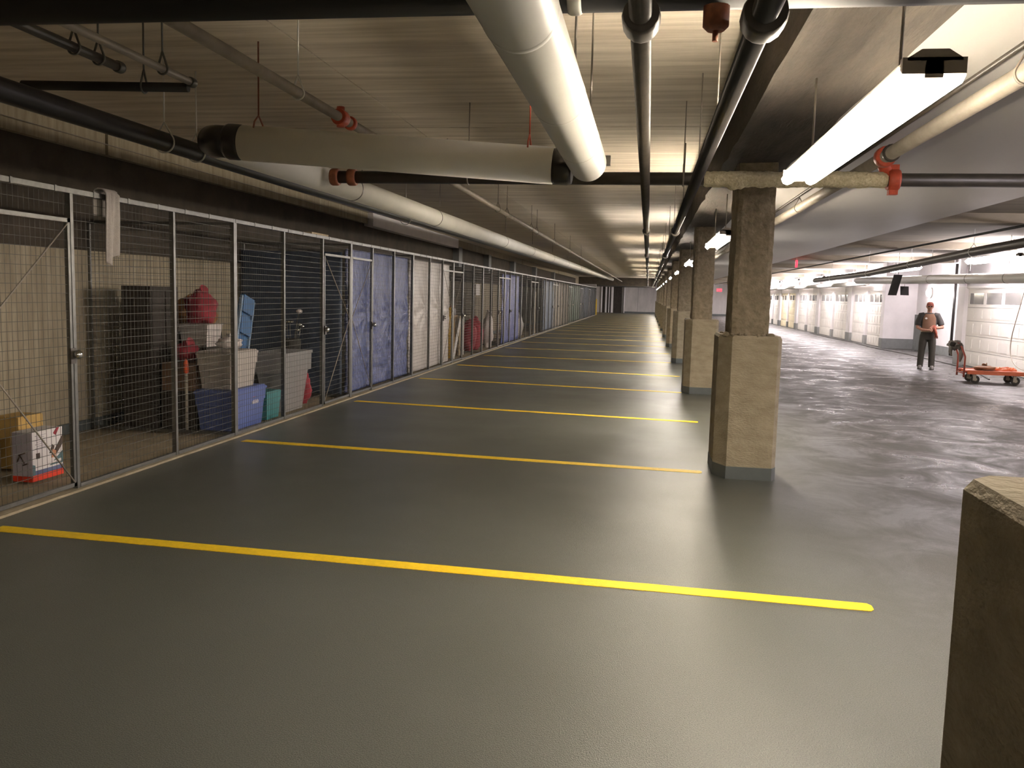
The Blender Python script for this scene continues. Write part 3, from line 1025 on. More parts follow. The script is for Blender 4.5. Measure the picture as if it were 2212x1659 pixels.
def cage(y0, segs, doors, label, idx):
    c = thing('storage_cage', label, 'storage cage', (FX, y0, 0.018), group='wire storage cages along the left wall')
    tot = sum(segs)
    yy = 0.0
    p = link('post', post_me, None, c, (0, 0.017, 0))
    for i, wd in enumerate(segs):
        a, b = yy, yy + wd
        isdoor = i in doors
        if isdoor:
            d = bpy.data.objects.new('cage_door', None)
            COL.objects.link(d)
            d.parent = c
            d.location = (0.004, a + 0.035, 0.02)
            dw, dh = wd - 0.07, 2.06
            fr = MB()
            fr.bx(-0.014, 0.014, 0, 0.03, 0, dh)
            fr.bx(-0.014, 0.014, dw - 0.03, dw, 0, dh)
            fr.bx(-0.014, 0.014, 0, dw, 0, 0.03)
            fr.bx(-0.014, 0.014, 0, dw, dh - 0.03, dh)
            fr.obj('door_frame', 'galv', d)
            stuff(link('wire_mesh', wire_panel(dw, 0.03, dh - 0.03), None, d))
            up = (i == 0)
            # cross brace rods, from the hinge side middle to both latch corners
            hy, ly = (0.015, dw - 0.015)
            for zz in (0.03, dh - 0.03):
                if up:
                    MB().tube([(0.010, hy, dh * 0.56), (0.010, ly, zz)], 0.006, 6).obj('brace_rod', 'brown_steel', d)
                else:
                    MB().tube([(0.010, ly, dh * 0.56), (0.010, hy, zz)], 0.006, 6).obj('brace_rod', 'brown_steel', d)
            lk = (dw - 0.02) if up else 0.02
            MB().bx(0.014, 0.030, lk - 0.03, lk + 0.03, 0.96, 1.08).obj('latch_plate', 'dark_steel', d)
            kn = MB()
            kn.ball((0.055, lk + (0.02 if up else -0.02), 1.03), 0.03, 0.033, 0.036, 12, 8)
            kn.obj('padlock', 'chrome', d)
            stuff(link('wire_mesh', wire_panel(wd - 0.06, 2.10, CH), None, c, (0, a + 0.03, 0)))
        else:
            stuff(link('wire_mesh', wire_panel(wd - 0.034, 0.03, CH), None, c, (0, a + 0.017, 0)))
            MB().bx(-0.016, 0.016, a + 0.017, b - 0.017, 0.0, 0.032).obj('bottom_rail', 'galv', c)
        link('post', post_me, None, c, (0, b - 0.017, 0))
        yy = b
    # top rail in short lengths with collars
    MB().bx(-0.026, 0.030, 0, tot - 0.012, CH - 0.002, CH + 0.036).obj('top_rail', 'galv', c)
    if idx < 9:
        for q in range(1, int(tot / 0.45)):
            MB().bx(-0.030, 0.034, q * 0.45 - 0.012, q * 0.45 + 0.012, CH - 0.005, CH + 0.040).obj('rail_collar', 'galv', c)
    # partition back to the wall at the far end of the cage
    pt = MB()
    depth = (FX - WX) - 0.06
    pt.bx(-depth, -0.03, tot - 0.03, tot - 0.005, CH - 0.03, CH)
    pt.bx(-depth, -0.03, tot - 0.03, tot - 0.005, 0.0, 0.03)
    pt.bx(-depth, -depth + 0.03, tot - 0.03, tot - 0.005, 0.03, CH - 0.03)
    pt.obj('partition_frame', 'galv', c)
    if idx == 0:
        nf = MB()
        nf.bx(-depth, -0.03, 0.005, 0.03, CH - 0.03, CH)
        nf.bx(-depth, -0.03, 0.005, 0.03, 0.0, 0.03)
        nf.bx(-depth, -depth + 0.03, 0.005, 0.03, 0.03, CH - 0.03)
        nf.obj('partition_frame', 'galv', c)
        o = link('wire_mesh', wire_panel(depth - 0.06, 0.03, CH - 0.03), None, c, (-0.03, 0.017, 0))
        o.rotation_euler = (0, 0, PI / 2)
        stuff(o)
    o = link('wire_mesh', wire_panel(depth - 0.06, 0.03, CH - 0.03), None, c, (-0.03, tot - 0.017, 0))
    o.rotation_euler = (0, 0, PI / 2)
    stuff(o)
    return c


UN = []
UN.append((4.90, [1.10, 1.43, 1.17], [0], 'nearest storage cage, almost empty, bare wall showing behind its mesh'))
UN.append((8.60, [1.27, 1.25, 1.10], [2], 'storage cage crammed with totes, golf clubs and a blue step stool'))
UN.append((12.22, [1.02, 1.18, 1.20], [0], 'storage cage lined with a crinkled blue tarp, next to the white-lined one'))
UN.append((15.62, [1.28, 1.10, 1.00], [2], 'storage cage lined with white sheeting, next to the blue-lined one'))
UN.append((19.00, [1.05, 1.22, 1.25], [0], 'storage cage holding a yellow tube and leaning boards'))
TARP = {2: ('tarp_blue', 'crinkled dull blue tarp hung inside the cage left of the white one'),
        3: ('tarp_white', 'white sheeting hung inside the cage right of the dull blue tarp'),
        6: ('tarp_bright', 'bright blue tarp hung inside a cage midway along the row'),
        9: ('tarp_steel', 'steel blue sheet lining a far cage, beyond the bright blue tarp'),
        10: ('tarp_beige', 'beige sheet lining a far cage, beyond the steel blue one'),
        11: ('tarp_brown', 'brown sheet lining a far cage, before the green ones'),
        12: ('tarp_green', 'dark green sheet lining a far cage'),
        13: ('tarp_sage', 'pale green sheet lining a far cage, beyond the dark green one'),
        14: ('tarp_navy', 'dark navy sheet lining a far cage beyond the green sheets'),
        15: ('tarp_steel', 'grey blue sheet lining the third cage from the far end'),
        16: ('tarp_navy', 'dark navy sheet lining the second cage from the far end'),
        17: ('tarp_navy', 'dark navy sheet lining the very last cage')}
DESC = {5: 'storage cage holding red bags and a white bundle', 6: 'storage cage lined with a bright blue tarp',
        7: 'storage cage just beyond the bright blue tarp, holding grey bundles',
        8: 'storage cage with a dark interior, before the steel blue lined one', 9: 'storage cage lined with a steel blue sheet',
        10: 'far storage cage lined with a beige sheet', 11: 'far storage cage lined with a brown sheet',
        12: 'far storage cage lined with a dark green sheet', 13: 'far storage cage lined with a pale green sheet',
        14: 'far storage cage lined with navy, beyond the pale green one', 15: 'third storage cage from the far end of the row',
        16: 'second storage cage from the far end of the row', 17: 'last storage cage at the far end of the row'}
y = 22.52
for k in range(5, 18):
    sg = [1.25, 1.22, 1.08] if k % 2 else [1.08, 1.22, 1.25]
    if k >= 9:
        sg = [s_ * 1.135 for s_ in sg]
    UN.append((y, sg, [2] if k % 2 else [0], DESC[k]))
    y += sum(sg)
for k, (y0, sg, dr, lab) in enumerate(UN):
    cage(y0, sg, dr, lab, k)


def tarp(k):
    y0, sg, dr, _ = UN[k]
    m, lab = TARP[k]
    tot = sum(sg)
    bounds = [0]
    for s_ in sg:
        bounds.append(bounds[-1] + s_)
    knots = [(bounds[1], 1.25), (bounds[2], 1.22), (tot, 1.2), (0, 1.22)]

    def fn(u, v):
        yy = 0.03 + (tot - 0.06) * u
        z = 0.05 + (CH - 0.12) * v
        d = 0.0
        for (ky, kz) in knots:
            dy, dz = yy - ky, z - kz
            rr = math.hypot(dy, dz)
            an = math.atan2(dz, dy)
            d += 0.018 * math.sin(an * 11 + ky) * math.exp(-(rr / 0.55) ** 2) * min(1, rr * 6)
        d += 0.018 * noise.noise(Vector((yy * 3.1, z * 5.0, k))) + 0.010 * noise.noise(Vector((yy * 11, z * 14, k)))
        for bb in bounds:
            d -= 0.03 * math.exp(-((yy - bb) / 0.05) ** 2)
        return (FX - 0.065 + d - 0.0, y0 + yy, z + 0.018)
    near = k < 4
    o = MB().grid(fn, 110 if near else 44, 70 if near else 26).obj('tarp', m, solid=0.004)
    tag(o, lab, 'tarp')


for k in TARP:
    tarp(k)


# ------------------------------------------------------------------ things in the cages
def tote(x, y, z, lx, ly, h, m, label, lid=None, rz=0.0, taper=0.86, open_=False):
    t = thing('storage_tote', label, 'tote', (x, y, z), rz)
    b = [(-lx / 2 * taper, -ly / 2 * taper), (lx / 2 * taper, -ly / 2 * taper), (lx / 2 * taper, ly / 2 * taper), (-lx / 2 * taper, ly / 2 * taper)]
    tp = [(-lx / 2, -ly / 2), (lx / 2, -ly / 2), (lx / 2, ly / 2), (-lx / 2, ly / 2)]
    mb = MB()
    mb.prism(b, 0, h * 0.62, top=[(a[0] + (c[0] - a[0]) * .62, a[1] + (c[1] - a[1]) * .62) for a, c in zip(b, tp)])
    mb.prism([(p[0] * .985, p[1] * .985) for p in tp], h * 0.63, h * 0.90, top=tp)
    mb.obj('body', m, t)
    MB().prism([(p[0] * 1.04, p[1] * 1.04) for p in tp], h * 0.90, h * 0.945).obj('rim', m, t)
    if not open_:
        l_ = MB()
        l_.prism([(p[0] * 1.03, p[1] * 1.03) for p in tp], h * 0.945, h, top=[(p[0] * .94, p[1] * .94) for p in tp])
        l_.obj('lid', lid or m, t)
    return t


def carton(x, y, z, lx, ly, h, m, label, rz=0.0):
    t = thing('cardboard_box', label, 'box', (x, y, z), rz)
    MB().bx(-lx / 2, lx / 2, -ly / 2, ly / 2, 0, h).obj('body', m, t)
    f = MB()
    f.bx(-lx / 2 + .003, -0.004, -ly / 2 + .003, ly / 2 - .003, h, h + 0.006)
    f.bx(0.004, lx / 2 - .003, -ly / 2 + .003, ly / 2 - .003, h, h + 0.008)
    f.obj('flaps', m, t)
    return t


def bag(x, y, z, rx, ry, rz_, m, label, seed, name='bag', cat='bag'):
    t = thing(name, label, cat, (x, y, z))
    bb = MB().ball((0, 0, rz_ * 0.92), rx, ry, rz_, 22, 14, 0.35, 2.2, seed)
    bb.v = [(p[0], p[1], max(p[2], 0.002)) for p in bb.v]
    bb.obj('body', m, t)
    MB().tube([(0, 0, rz_ * 1.7), (0.02, 0.01, rz_ * 1.95), (0.05, 0.0, rz_ * 2.05)], [0.07, 0.04, 0.06], 10).obj('neck', m, t)
    return t


# cage 1
t = thing('round_bin', 'round black bin at the left edge of the picture', 'bin', (-5.20, 5.78, 0.018))
MB().rings([(0, 0, 0, 0.20, 0.20), (0, 0, 0.05, 0.215, 0.215), (0, 0, 0.50, 0.235, 0.235)], 30).obj('body', 'plastic_black', t)
MB().rings([(0, 0, 0.50, 0.25, 0.25), (0, 0, 0.55, 0.25, 0.25), (0, 0, 0.575, 0.18, 0.18)], 30).obj('lid', 'plastic_black', t)
# printed box: white with a lilac end, red base band and small picture
t = thing('printed_box', 'white printed carton with red base band beside the black bin', 'box', (-4.80, 6.06, 0.018), R(0))
MB().bx(-0.17, 0.0, 0.0, 0.36, 0.0, 0.40).obj('body', 'print_white', t)
MB().bx(-0.172, 0.0, -0.004, 0.0, 0.045, 0.395).obj('side_panel', 'print_lilac', t)
f0 = 0.0
MB().bx(f0, f0 + .003, -0.003, 0.363, 0.0, 0.05).obj('red_band', 'print_red', t)
MB().bx(-0.172, 0.0, -0.006, -0.0, 0.0, 0.045).obj('red_band', 'print_red', t)
MB().bx(f0, f0 + .003, 0.02, 0.363, 0.05, 0.085).obj('blue_band', 'print_blue', t)


def flat_yz(poly, x, th, name, m, parent):
    # polygon in (y, z), a thin print on the front
    mb = MB()
    mb.prism(poly, 0, th, Matrix(((0, 0, 1, x), (1, 0, 0, 0), (0, 1, 0, 0), (0, 0, 0, 1))))
    return mb.obj(name, m, parent)


flat_yz([(0.0, 0.05), (0.03, 0.05), (0.03, 0.13), (0.0, 0.14)], f0, .0036, 'printed_shape', 'print_teal', t)
flat_yz([(0.20, 0.10), (0.36, 0.20), (0.36, 0.10)], f0, .0036, 'printed_shape', 'print_teal', t)
flat_yz([(0.13, 0.105), (0.34, 0.115), (0.34, 0.14), (0.20, 0.125)], f0, .0042, 'printed_shape', 'print_white', t)
flat_yz([(0.235, 0.19), (0.36, 0.33), (0.36, 0.26), (0.29, 0.19)], f0, .0038, 'printed_leg', 'print_brown', t)
flat_yz([(0.20, 0.20), (0.235, 0.27), (0.26, 0.25), (0.235, 0.20)], f0, .0039, 'printed_leg', 'print_brown', t)
flat_yz([(0.22, 0.16), (0.27, 0.16), (0.28, 0.21), (0.235, 0.23)], f0, .0040, 'printed_hand', 'print_skin', t)
flat_yz([(0.25, 0.36), (0.29, 0.40), (0.32, 0.40), (0.28, 0.34)], f0, .0038, 'printed_shape', 'cloth_red', t)
flat_yz([(0.045, 0.18), (0.085, 0.18), (0.085, 0.225), (0.045, 0.225)], f0, .0038, 'printed_mark', 'print_brown', t)
for q in range(7):
    flat_yz([(0.04 + 0.02 * (q % 2), 0.26 + q * 0.017), (0.16 - 0.01 * (q % 3), 0.265 + q * 0.017), (0.16 - 0.01 * (q % 3), 0.269 + q * 0.017), (0.04 + 0.02 * (q % 2), 0.265 + q * 0.017)], f0, .0036, 'print_line', 'print_lilac', t)
# strokes of lettering on the lilac end: a broad A with a bar
for (xa, za, xb, zb) in ((-0.13, 0.16, -0.105, 0.215), (-0.105, 0.215, -0.065, 0.15), (-0.115, 0.215, -0.055, 0.235), (-0.08, 0.135, -0.03, 0.152)):
    MB().tube([(xa, -0.005, za), (xb, -0.005, zb)], 0.006, 6).obj('letter_stroke', 'print_brown', t)
carton(-5.35, 6.60, 0.018, 0.24, 0.30, 0.44, 'card_yellow', 'yellowish cardboard box against the wall behind the white carton')

# cage 2
t = thing('cabinet', 'tall dark cabinet standing against the wall in the crammed cage', 'cabinet', (-5.56, 8.98, 0.018))
MB().bx(-0.17, 0.17, -0.28, 0.28, 0, 1.58).obj('body', 'card_dark', t)
for q in (-0.26, 0.01):
    MB().bx(0.17, 0.182, q, q + 0.25, 0.05, 1.53).obj('door', 'card_dark', t)
MB().bx(-0.165, 0.165, -0.288, -0.28, 0.03, 1.55).obj('side_panel', 'card_dark', t)
carton(-5.13, 8.99, 0.018, 0.40, 0.40, 0.42, 'card_dark', 'dark box at the bottom of the pile beside the tall cabinet', 0.0)
carton(-5.13, 8.98, 0.45, 0.38, 0.38, 0.30, 'card_brown', 'brown box on top of the dark box beside the cabinet', 0.0)
bag(-5.14, 9.0, 0.772, 0.15, 0.15, 0.10, 'cloth_red', 'dark red bundle lying on the brown box', 3.0)
carton(-5.28, 9.54, 0.018, 0.42, 0.46, 0.87, 'card_dark', 'dark carton carrying the white bin and red bag', 0.0)
tote(-5.26, 9.54, 0.90, 0.36, 0.36, 0.28, 'tote_white', 'white bin under the red bag in the crammed cage', open_=True)
bag(-5.26, 9.54, 1.17, 0.18, 0.20, 0.20, 'cloth_red', 'red bag heaped on the white bin', 6.0)
t = thing('scraper_pole', 'grey pole with an orange grip standing by the mesh partition', 'pole', (-4.96, 8.67, 0.018))
MB().tube([(0, 0, 0), (0.0, 0.0, 0.64)], 0.018, 10).obj('shaft', 'hub', t)
MB().tube([(0, 0, 0.64), (0, 0, 0.66), (0, 0, 0.76), (0, 0, 0.80)], [0.02, 0.026, 0.026, 0.012], 10).obj('grip', 'orange_plastic', t)
t = tote(-4.68, 9.16, 0.018, 0.44, 0.84, 0.46, 'tote_blue', 'blue tote with a white label, against the mesh', rz=0)
MB().bx(0.205, 0.216, 0.08, 0.23, 0.255, 0.36).obj('label', 'print_white', t)
MB().bx(0.216, 0.218, 0.09, 0.15, 0.335, 0.352).obj('label_mark', 'print_red', t)
for q in range(3):
    MB().bx(0.216, 0.218, 0.095 + q * 0.045, 0.125 + q * 0.045, 0.27, 0.30).obj('label_mark', 'print_lilac', t)
tote(-4.69, 9.10, 0.482, 0.40, 0.66, 0.42, 'tote_grey', 'grey tote stacked on the labelled blue tote', taper=0.84)
bag(-4.72, 9.20, 0.905, 0.12, 0.18, 0.07, 'tote_white', 'pale crumpled bundle on the grey tote', 9.0)
tote(-4.62, 9.87, 0.018, 0.26, 0.40, 0.34, 'tote_teal', 'small teal bin between the blue tote and the cloudy bin')
bag(-5.02, 9.98, 0.018, 0.18, 0.18, 0.38, 'plastic_black', 'big black bag behind the teal bin', 12.0)
t = tote(-4.70, 10.62, 0.018, 0.44, 0.84, 0.82, 'clear_tub', 'tall cloudy white bin with things inside, right of the teal bin', taper=0.66, open_=True)
MB().ball((0, -0.05, 0.50), 0.15, 0.28, 0.25, 22, 14, 0.4, 2.2, 14.0).obj('contents', 'cloth_dark', t)
bag(-4.72, 11.30, 0.018, 0.13, 0.13, 0.20, 'cloth_red', 'red bag on the floor right of the cloudy bin', 15.0)
# step stool, folded and leaning
t = thing('step_stool', 'folded blue step stool with pale rails leaning behind the totes', 'step stool', (-5.22, 10.42, 0.635))
ms = Matrix.Rotation(R(-16), 4, 'X')
for q in (-0.17, 0.17):
    MB().bx(0.0, 0.03, q - 0.018, q + 0.018, 0, 0.86, ms).obj('rail', 'step_rail', t)
for z in (0.10, 0.38, 0.66):
    MB().bx(-0.02, 0.04, -0.15, 0.15, z, z + (0.05 if z < .3 else 0.22), ms).obj('step', 'step_blue', t)
MB().bx(-0.03, 0.0, -0.16, 0.16, 0.05, 0.84, ms).obj('back_panel', 'step_blue', t)
MB().bx(0.0, 0.05, -0.19, 0.19, 0.0, 0.04, ms).obj('foot_bar', 'step_rail', t)
carton(-5.22, 10.45, 0.018, 0.34, 0.46, 0.58, 'card_dark', 'dark carton under the blue step stool')
# golf bag
t = thing('golf_bag', 'dark golf bag with shining club heads near the cage door', 'golf bag', (-5.02, 11.62, 0.018))
MB().rings([(0, 0, 0, 0.13, 0.13), (0, 0, 0.04, 0.14, 0.14), (0, 0, 0.6, 0.12, 0.12), (0, 0, 0.85, 0.14, 0.14), (0, 0, 0.88, 0.13, 0.13)], 20).obj('body', 'cloth_dark', t)
MB().bx(0.10, 0.18, -0.09, 0.09, 0.12, 0.5).obj('pocket', 'cloth_dark', t)
rn = random.Random(5)
for q in range(8):
    a = rn.uniform(0, 6.28)
    x, y2 = 0.09 * math.cos(a), 0.09 * math.sin(a)
    h = rn.uniform(0.98, 1.12)
    c_ = MB().tube([(x, y2, 0.80), (x * 1.5, y2 * 1.5, h)], 0.006, 6).obj('club', 'galv', t)
    MB().ball((x * 1.5 + 0.02, y2 * 1.5 + 0.02, h + 0.015), 0.035, 0.045, 0.022, 8, 6).obj('club_head', 'chrome', c_)
c_ = MB().tube([(0.02, 0.03, 0.80), (0.06, 0.12, 1.24)], 0.006, 6).obj('club', 'galv', t)
MB().ball((0.08, 0.10, 1.27), 0.04, 0.075, 0.030, 12, 8).obj('club_head', 'tote_white', c_)
bag(-5.66, 10.12, 1.03, 0.24, 0.34, 0.24, 'cloth_orange', 'dull orange bundle high on the pile by the wall', 21.0)
carton(-5.70, 10.12, 0.018, 0.50, 0.6, 1.0, 'cloth_dark', 'tall dark carton carrying the orange bundle')
# blue tarp hung at the far side of cage 2, its shade painted in navy
o = MB().grid(lambda u, v: (-6.03 + 1.58 * u, 12.13 + 0.03 * noise.noise(Vector((u * 6, v * 3, 1))), 0.06 + 2.1 * v), 30, 30).obj('tarp', 'tarp_navy', solid=0.004)
tag(o, 'blue tarp hung across the partition behind the golf bag, its shade painted navy', 'tarp')
# thing lying on top of the cages
t = thing('towel', 'white towel draped over the top rail of the nearest cage', 'towel', (FX, 6.43, 2.335))


def towel_fn(u, v):
    # u across (Y), v along the drape: back side up, over the rail, down the front
    s_ = v * 0.80 - 0.18
    yy = (u - 0.5) * (0.17 - 0.03 * max(0, s_ - 0.3))
    fold = 0.018 * math.sin(u * 9.5) + 0.008 * math.sin(u * 21 + v * 4)
    if s_ < 0:
        x, z = -0.045 - fold * 0.5, s_
    elif s_ < 0.09:
        a = s_ / 0.09 * PI
        x, z = -0.045 * math.cos(a) + 0.002, 0.012 + 0.022 * math.sin(a)
    else:
        x, z = 0.045 + fold + 0.01, -(s_ - 0.09)
        z -= 0.035 * math.sin(u * 5 + 0.6) * max(0, (v - 0.8) * 5) * 1.2
    return (x, yy, z)


MB().grid(towel_fn, 24, 40).obj('cloth', 'towel', t, solid=0.010)
tag(MB().bx(FX - 0.5, FX - 0.1, 11.0, 11.6, CH + 0.07, CH + 0.10).obj('board', 'wood'), 'pale board lying on top of the cages', 'board')

# cage 5
t = thing('tube', 'upright yellow tube in the cage right of the white sheeting', 'tube', (-4.72, 20.3, 0.018))
MB().tube([(0, 0, 0), (0, 0, 1.22)], 0.06, 16).obj('body', 'yellow_plastic', t)
MB().tube([(0, 0, 1.22), (0, 0, 1.24)], 0.065, 16).obj('end_cap', 'yellow_plastic', t)
t = thing('leaning_board', 'white panel leaning slantwise beside the yellow tube', 'board', (-4.62, 20.3, 0.018))
MB().bx(-0.01, 0.01, -0.09, 0.09, 0, 1.15, Matrix.Rotation(R(-38), 4, 'X')).obj('panel', 'pale_panel', t)
t = thing('leaning_board', 'upright pale wooden board right of the yellow tube', 'board', (-4.70, 21.55, 0.018))
MB().bx(-0.02, 0.02, -0.26, 0.16, 0, 1.0).obj('panel', 'wood', t)
MB().bx(0.02, 0.035, 0.08, 0.16, 0, 1.0).obj('batten', 'pale_panel', t)
t = thing('bottle', 'clear jug with an orange cap standing on the boards', 'jug', (-4.90, 21.35, 1.033))
MB().rings([(0, 0, 0, .09, .09), (0, 0, .16, .09, .09), (0, 0, .20, .04, .04)], 14).obj('body', 'clear_tub', t)
MB().tube([(0, 0, .20), (0, 0, .26)], 0.045, 12).obj('cap', 'orange_plastic', t)
carton(-4.92, 21.4, 0.018, 0.2, 0.5, 1.005, 'card', 'cardboard carton behind the upright wooden board')
# cage 6
bag(-4.80, 22.95, 0.018, 0.22, 0.26, 0.42, 'cloth_red', 'dark red bag on the floor of the cage beyond the boards', 31.0)
bag(-4.80, 23.75, 0.018, 0.24, 0.30, 0.45, 'cloth_red', 'larger red bag right of the dark red one', 33.0)
bag(-4.62, 24.85, 0.018, 0.16, 0.20, 0.52, 'tote_white', 'tall white bundle right of the red bags', 36.0)
t = carton(-4.75, 23.75, 1.55, 0.05, 0.55, 0.30, 'tote_grey', 'grey panel hung high above the larger red bag')
# cage 8 and 9
bag(-4.80, 30.3, 0.018, 0.25, 0.40, 0.60, 'card', 'brown bundle in the cage beyond the bright blue tarp', 41.0)
bag(-4.80, 31.6, 0.018, 0.25, 0.40, 0.45, 'tote_grey', 'grey bundle right of the brown bundle', 44.0)
t = thing('leaning_board', 'narrow pale board in a dark cage far along the row', 'board', (-4.60, 35.3, 0.018))
MB().bx(-0.01, 0.01, -0.12, 0.12, 0, 1.7).obj('panel', 'wood', t)

# ------------------------------------------------------------------ cart
cx_, cy_ = 7.08, 19.45
ct = thing('platform_cart', 'orange platform cart with a push handle by the garage door', 'cart', (cx_, cy_, 0), R(-6))
MB().bx(-0.36, 0.72, -0.34, 0.34, 0.215, 0.265).obj('deck', 'cart_orange', ct)
MB().bx(-0.38, 0.74, -0.37, -0.34, 0.195, 0.275).obj('deck_rim', 'cart_orange', ct)
MB().bx(-0.38, 0.74, 0.34, 0.37, 0.195, 0.275).obj('deck_rim', 'cart_orange', ct)
hp = []
for (a, b, c) in ((-0.43, -0.30, 0.12), (-0.43, -0.30, 0.55), (-0.50, -0.28, 0.74), (-0.56, -0.22, 0.82), (-0.57, 0.0, 0.84), (-0.56, 0.22, 0.82), (-0.50, 0.28, 0.74), (-0.43, 0.30, 0.55), (-0.43, 0.30, 0.12)):
    hp.append((a, b, c))
MB().tube(hp, 0.019, 10).obj('handle', 'cart_maroon', ct)
h2 = MB()
h2.tube([(-0.43, -0.30, 0.20), (-0.43, 0.30, 0.20)], 0.014, 8)
h2.tube([(-0.43, -0.30, 0.24), (-0.36, -0.30, 0.24)], 0.02, 8)
h2.tube([(-0.43, 0.30, 0.24), (-0.36, 0.30, 0.24)], 0.02, 8)
h2.obj('handle_brace', 'cart_maroon', ct)
for (a, b) in ((-0.22, 0.26), (-0.22, -0.26), (0.54, 0.26), (0.54, -0.26)):
    cs = MB().bx(a - 0.05, a + 0.05, b - 0.045, b + 0.045, 0.190, 0.215).obj('caster', 'hub', ct)
    MB().bx(a - 0.03, a + 0.03, b - 0.040, b - 0.034, 0.06, 0.20).obj('fork', 'hub', cs)
    MB().bx(a - 0.03, a + 0.03, b + 0.034, b + 0.040, 0.06, 0.20).obj('fork', 'hub', cs)
    MB().tube([(a + 0.02, b - 0.028, 0.085), (a + 0.02, b - 0.02, 0.085), (a + 0.02, b + 0.02, 0.085), (a + 0.02, b + 0.028, 0.085)], [0.078, 0.085, 0.085, 0.078], 20).obj('wheel', 'rubber', cs)
    MB().tube([(a + 0.02, b - 0.033, 0.085), (a + 0.02, b + 0.033, 0.085)], 0.035, 12).obj('hub_cap', 'hub', cs)
# coil of orange cord, bag, strap on the deck
t = thing('cord_coil', 'flat coil of orange cord on the cart deck', 'cord', (cx_ + 0.40, cy_ - 0.05, 0.275))
pts = []
for q in range(150):
    a = q * 0.22
    r_ = 0.24 - 0.0006 * q + 0.02 * math.sin(q * 1.3)
    pts.append((r_ * math.cos(a), r_ * 0.75 * math.sin(a), 0.012 + 0.05 * q / 150 + 0.006 * math.sin(q * 2.1)))
MB().tube(pts, 0.012, 6).obj('cord', 'cord_orange', t)
bag(cx_ + 0.02, cy_ - 0.02, 0.268, 0.22, 0.17, 0.05, 'bag_brown', 'flat brown sack on the cart deck', 51.0, 'sack', 'sack')
# coat draped on the handle
t = thing('draped_coat', 'grey coat bunched over the cart handle', 'coat', (cx_ - 0.57, cy_ + 0.02, 0.60))
cm = MB()
cm.ball((-0.02, 0.0, 0.18), 0.11, 0.25, 0.10, 24, 14, 0.5, 2.6, 2.0)
cm.obj('shoulders', 'coat_grey', t)
cm = MB()
cm.tube([(0.06, -0.10, 0.18), (0.08, -0.13, 0.02), (0.06, -0.15, -0.10), (0.05, -0.16, -0.16)], [0.085, 0.08, 0.055, 0.03], 14, flat=0.6)
cm.obj('sleeve', 'coat_grey', t)
cm = MB()
cm.tube([(-0.09, -0.02, 0.16), (-0.12, -0.06, 0.04), (-0.10, -0.10, -0.05)], [0.06, 0.05, 0.02], 14, flat=0.7)
cm.obj('sleeve', 'coat_grey', t)
cm = MB()
cm.ball((-0.12, -0.20, 0.20), 0.07, 0.05, 0.05, 14, 8, 0.4, 2.5, 7)
cm.obj('collar', 'card_dark', t)

# cords by the wall
def cord(pts, r, m, label, n=8):
    pts = [Vector(p) for p in pts]
    sp = []
    for i in range(len(pts) - 1):
        p0, p1, p2, p3 = pts[max(i - 1, 0)], pts[i], pts[i + 1], pts[min(i + 2, len(pts) - 1)]
        for q in range(8):
            u = q / 8
            sp.append(0.5 * ((2 * p1) + (p2 - p0) * u + (2 * p0 - 5 * p1 + 4 * p2 - p3) * u * u + (3 * p1 - p0 - 3 * p2 + p3) * u ** 3))
    sp.append(pts[-1])
    return tag(MB().tube(sp, r, n).obj('power_cord', m), label, 'cord')


cord([(8.26, 20.6, 2.2), (8.25, 20.9, 1.5), (8.25, 21.15, 0.9), (8.25, 21.1, 0.5), (8.24, 20.7, 0.28), (8.24, 20.0, 0.22)], 0.012, 'brown_steel', 'thin cord hanging in a loop against the sheeted garage door')
cord([(7.5, 20.2, 0.012), (7.9, 22.0, 0.012), (8.2, 23.8, 0.012), (8.25, 26.0, 0.012), (8.3, 29.5, 0.012), (8.15, 33.0, 0.012), (8.28, 36.5, 0.012), (8.2, 41.0, 0.012), (8.3, 46.0, 0.012)], 0.016, 'rubber', 'black cord lying on the floor along the foot of the garage doors')


# ------------------------------------------------------------------ person
def remesh(o, vox, smooth=6):
    md = o.modifiers.new('r', 'REMESH')
    md.mode = 'VOXEL'
    md.voxel_size = vox
    md.use_smooth_shade = True
    sm = o.modifiers.new('s', 'SMOOTH')
    sm.iterations = smooth
    sm.factor = 0.5
    dg = bpy.context.evaluated_depsgraph_get()
    me = bpy.data.meshes.new_from_object(o.evaluated_get(dg))
    o.modifiers.clear()
    o.data = me
    me.polygons.foreach_set('use_smooth', [True] * len(me.polygons))


pn_ = thing('person', 'standing person in a red cap, tan-fronted shirt and dark trousers, wringing red gloves', 'person', (6.98, 22.9, 0), R(-12))
b = MB()
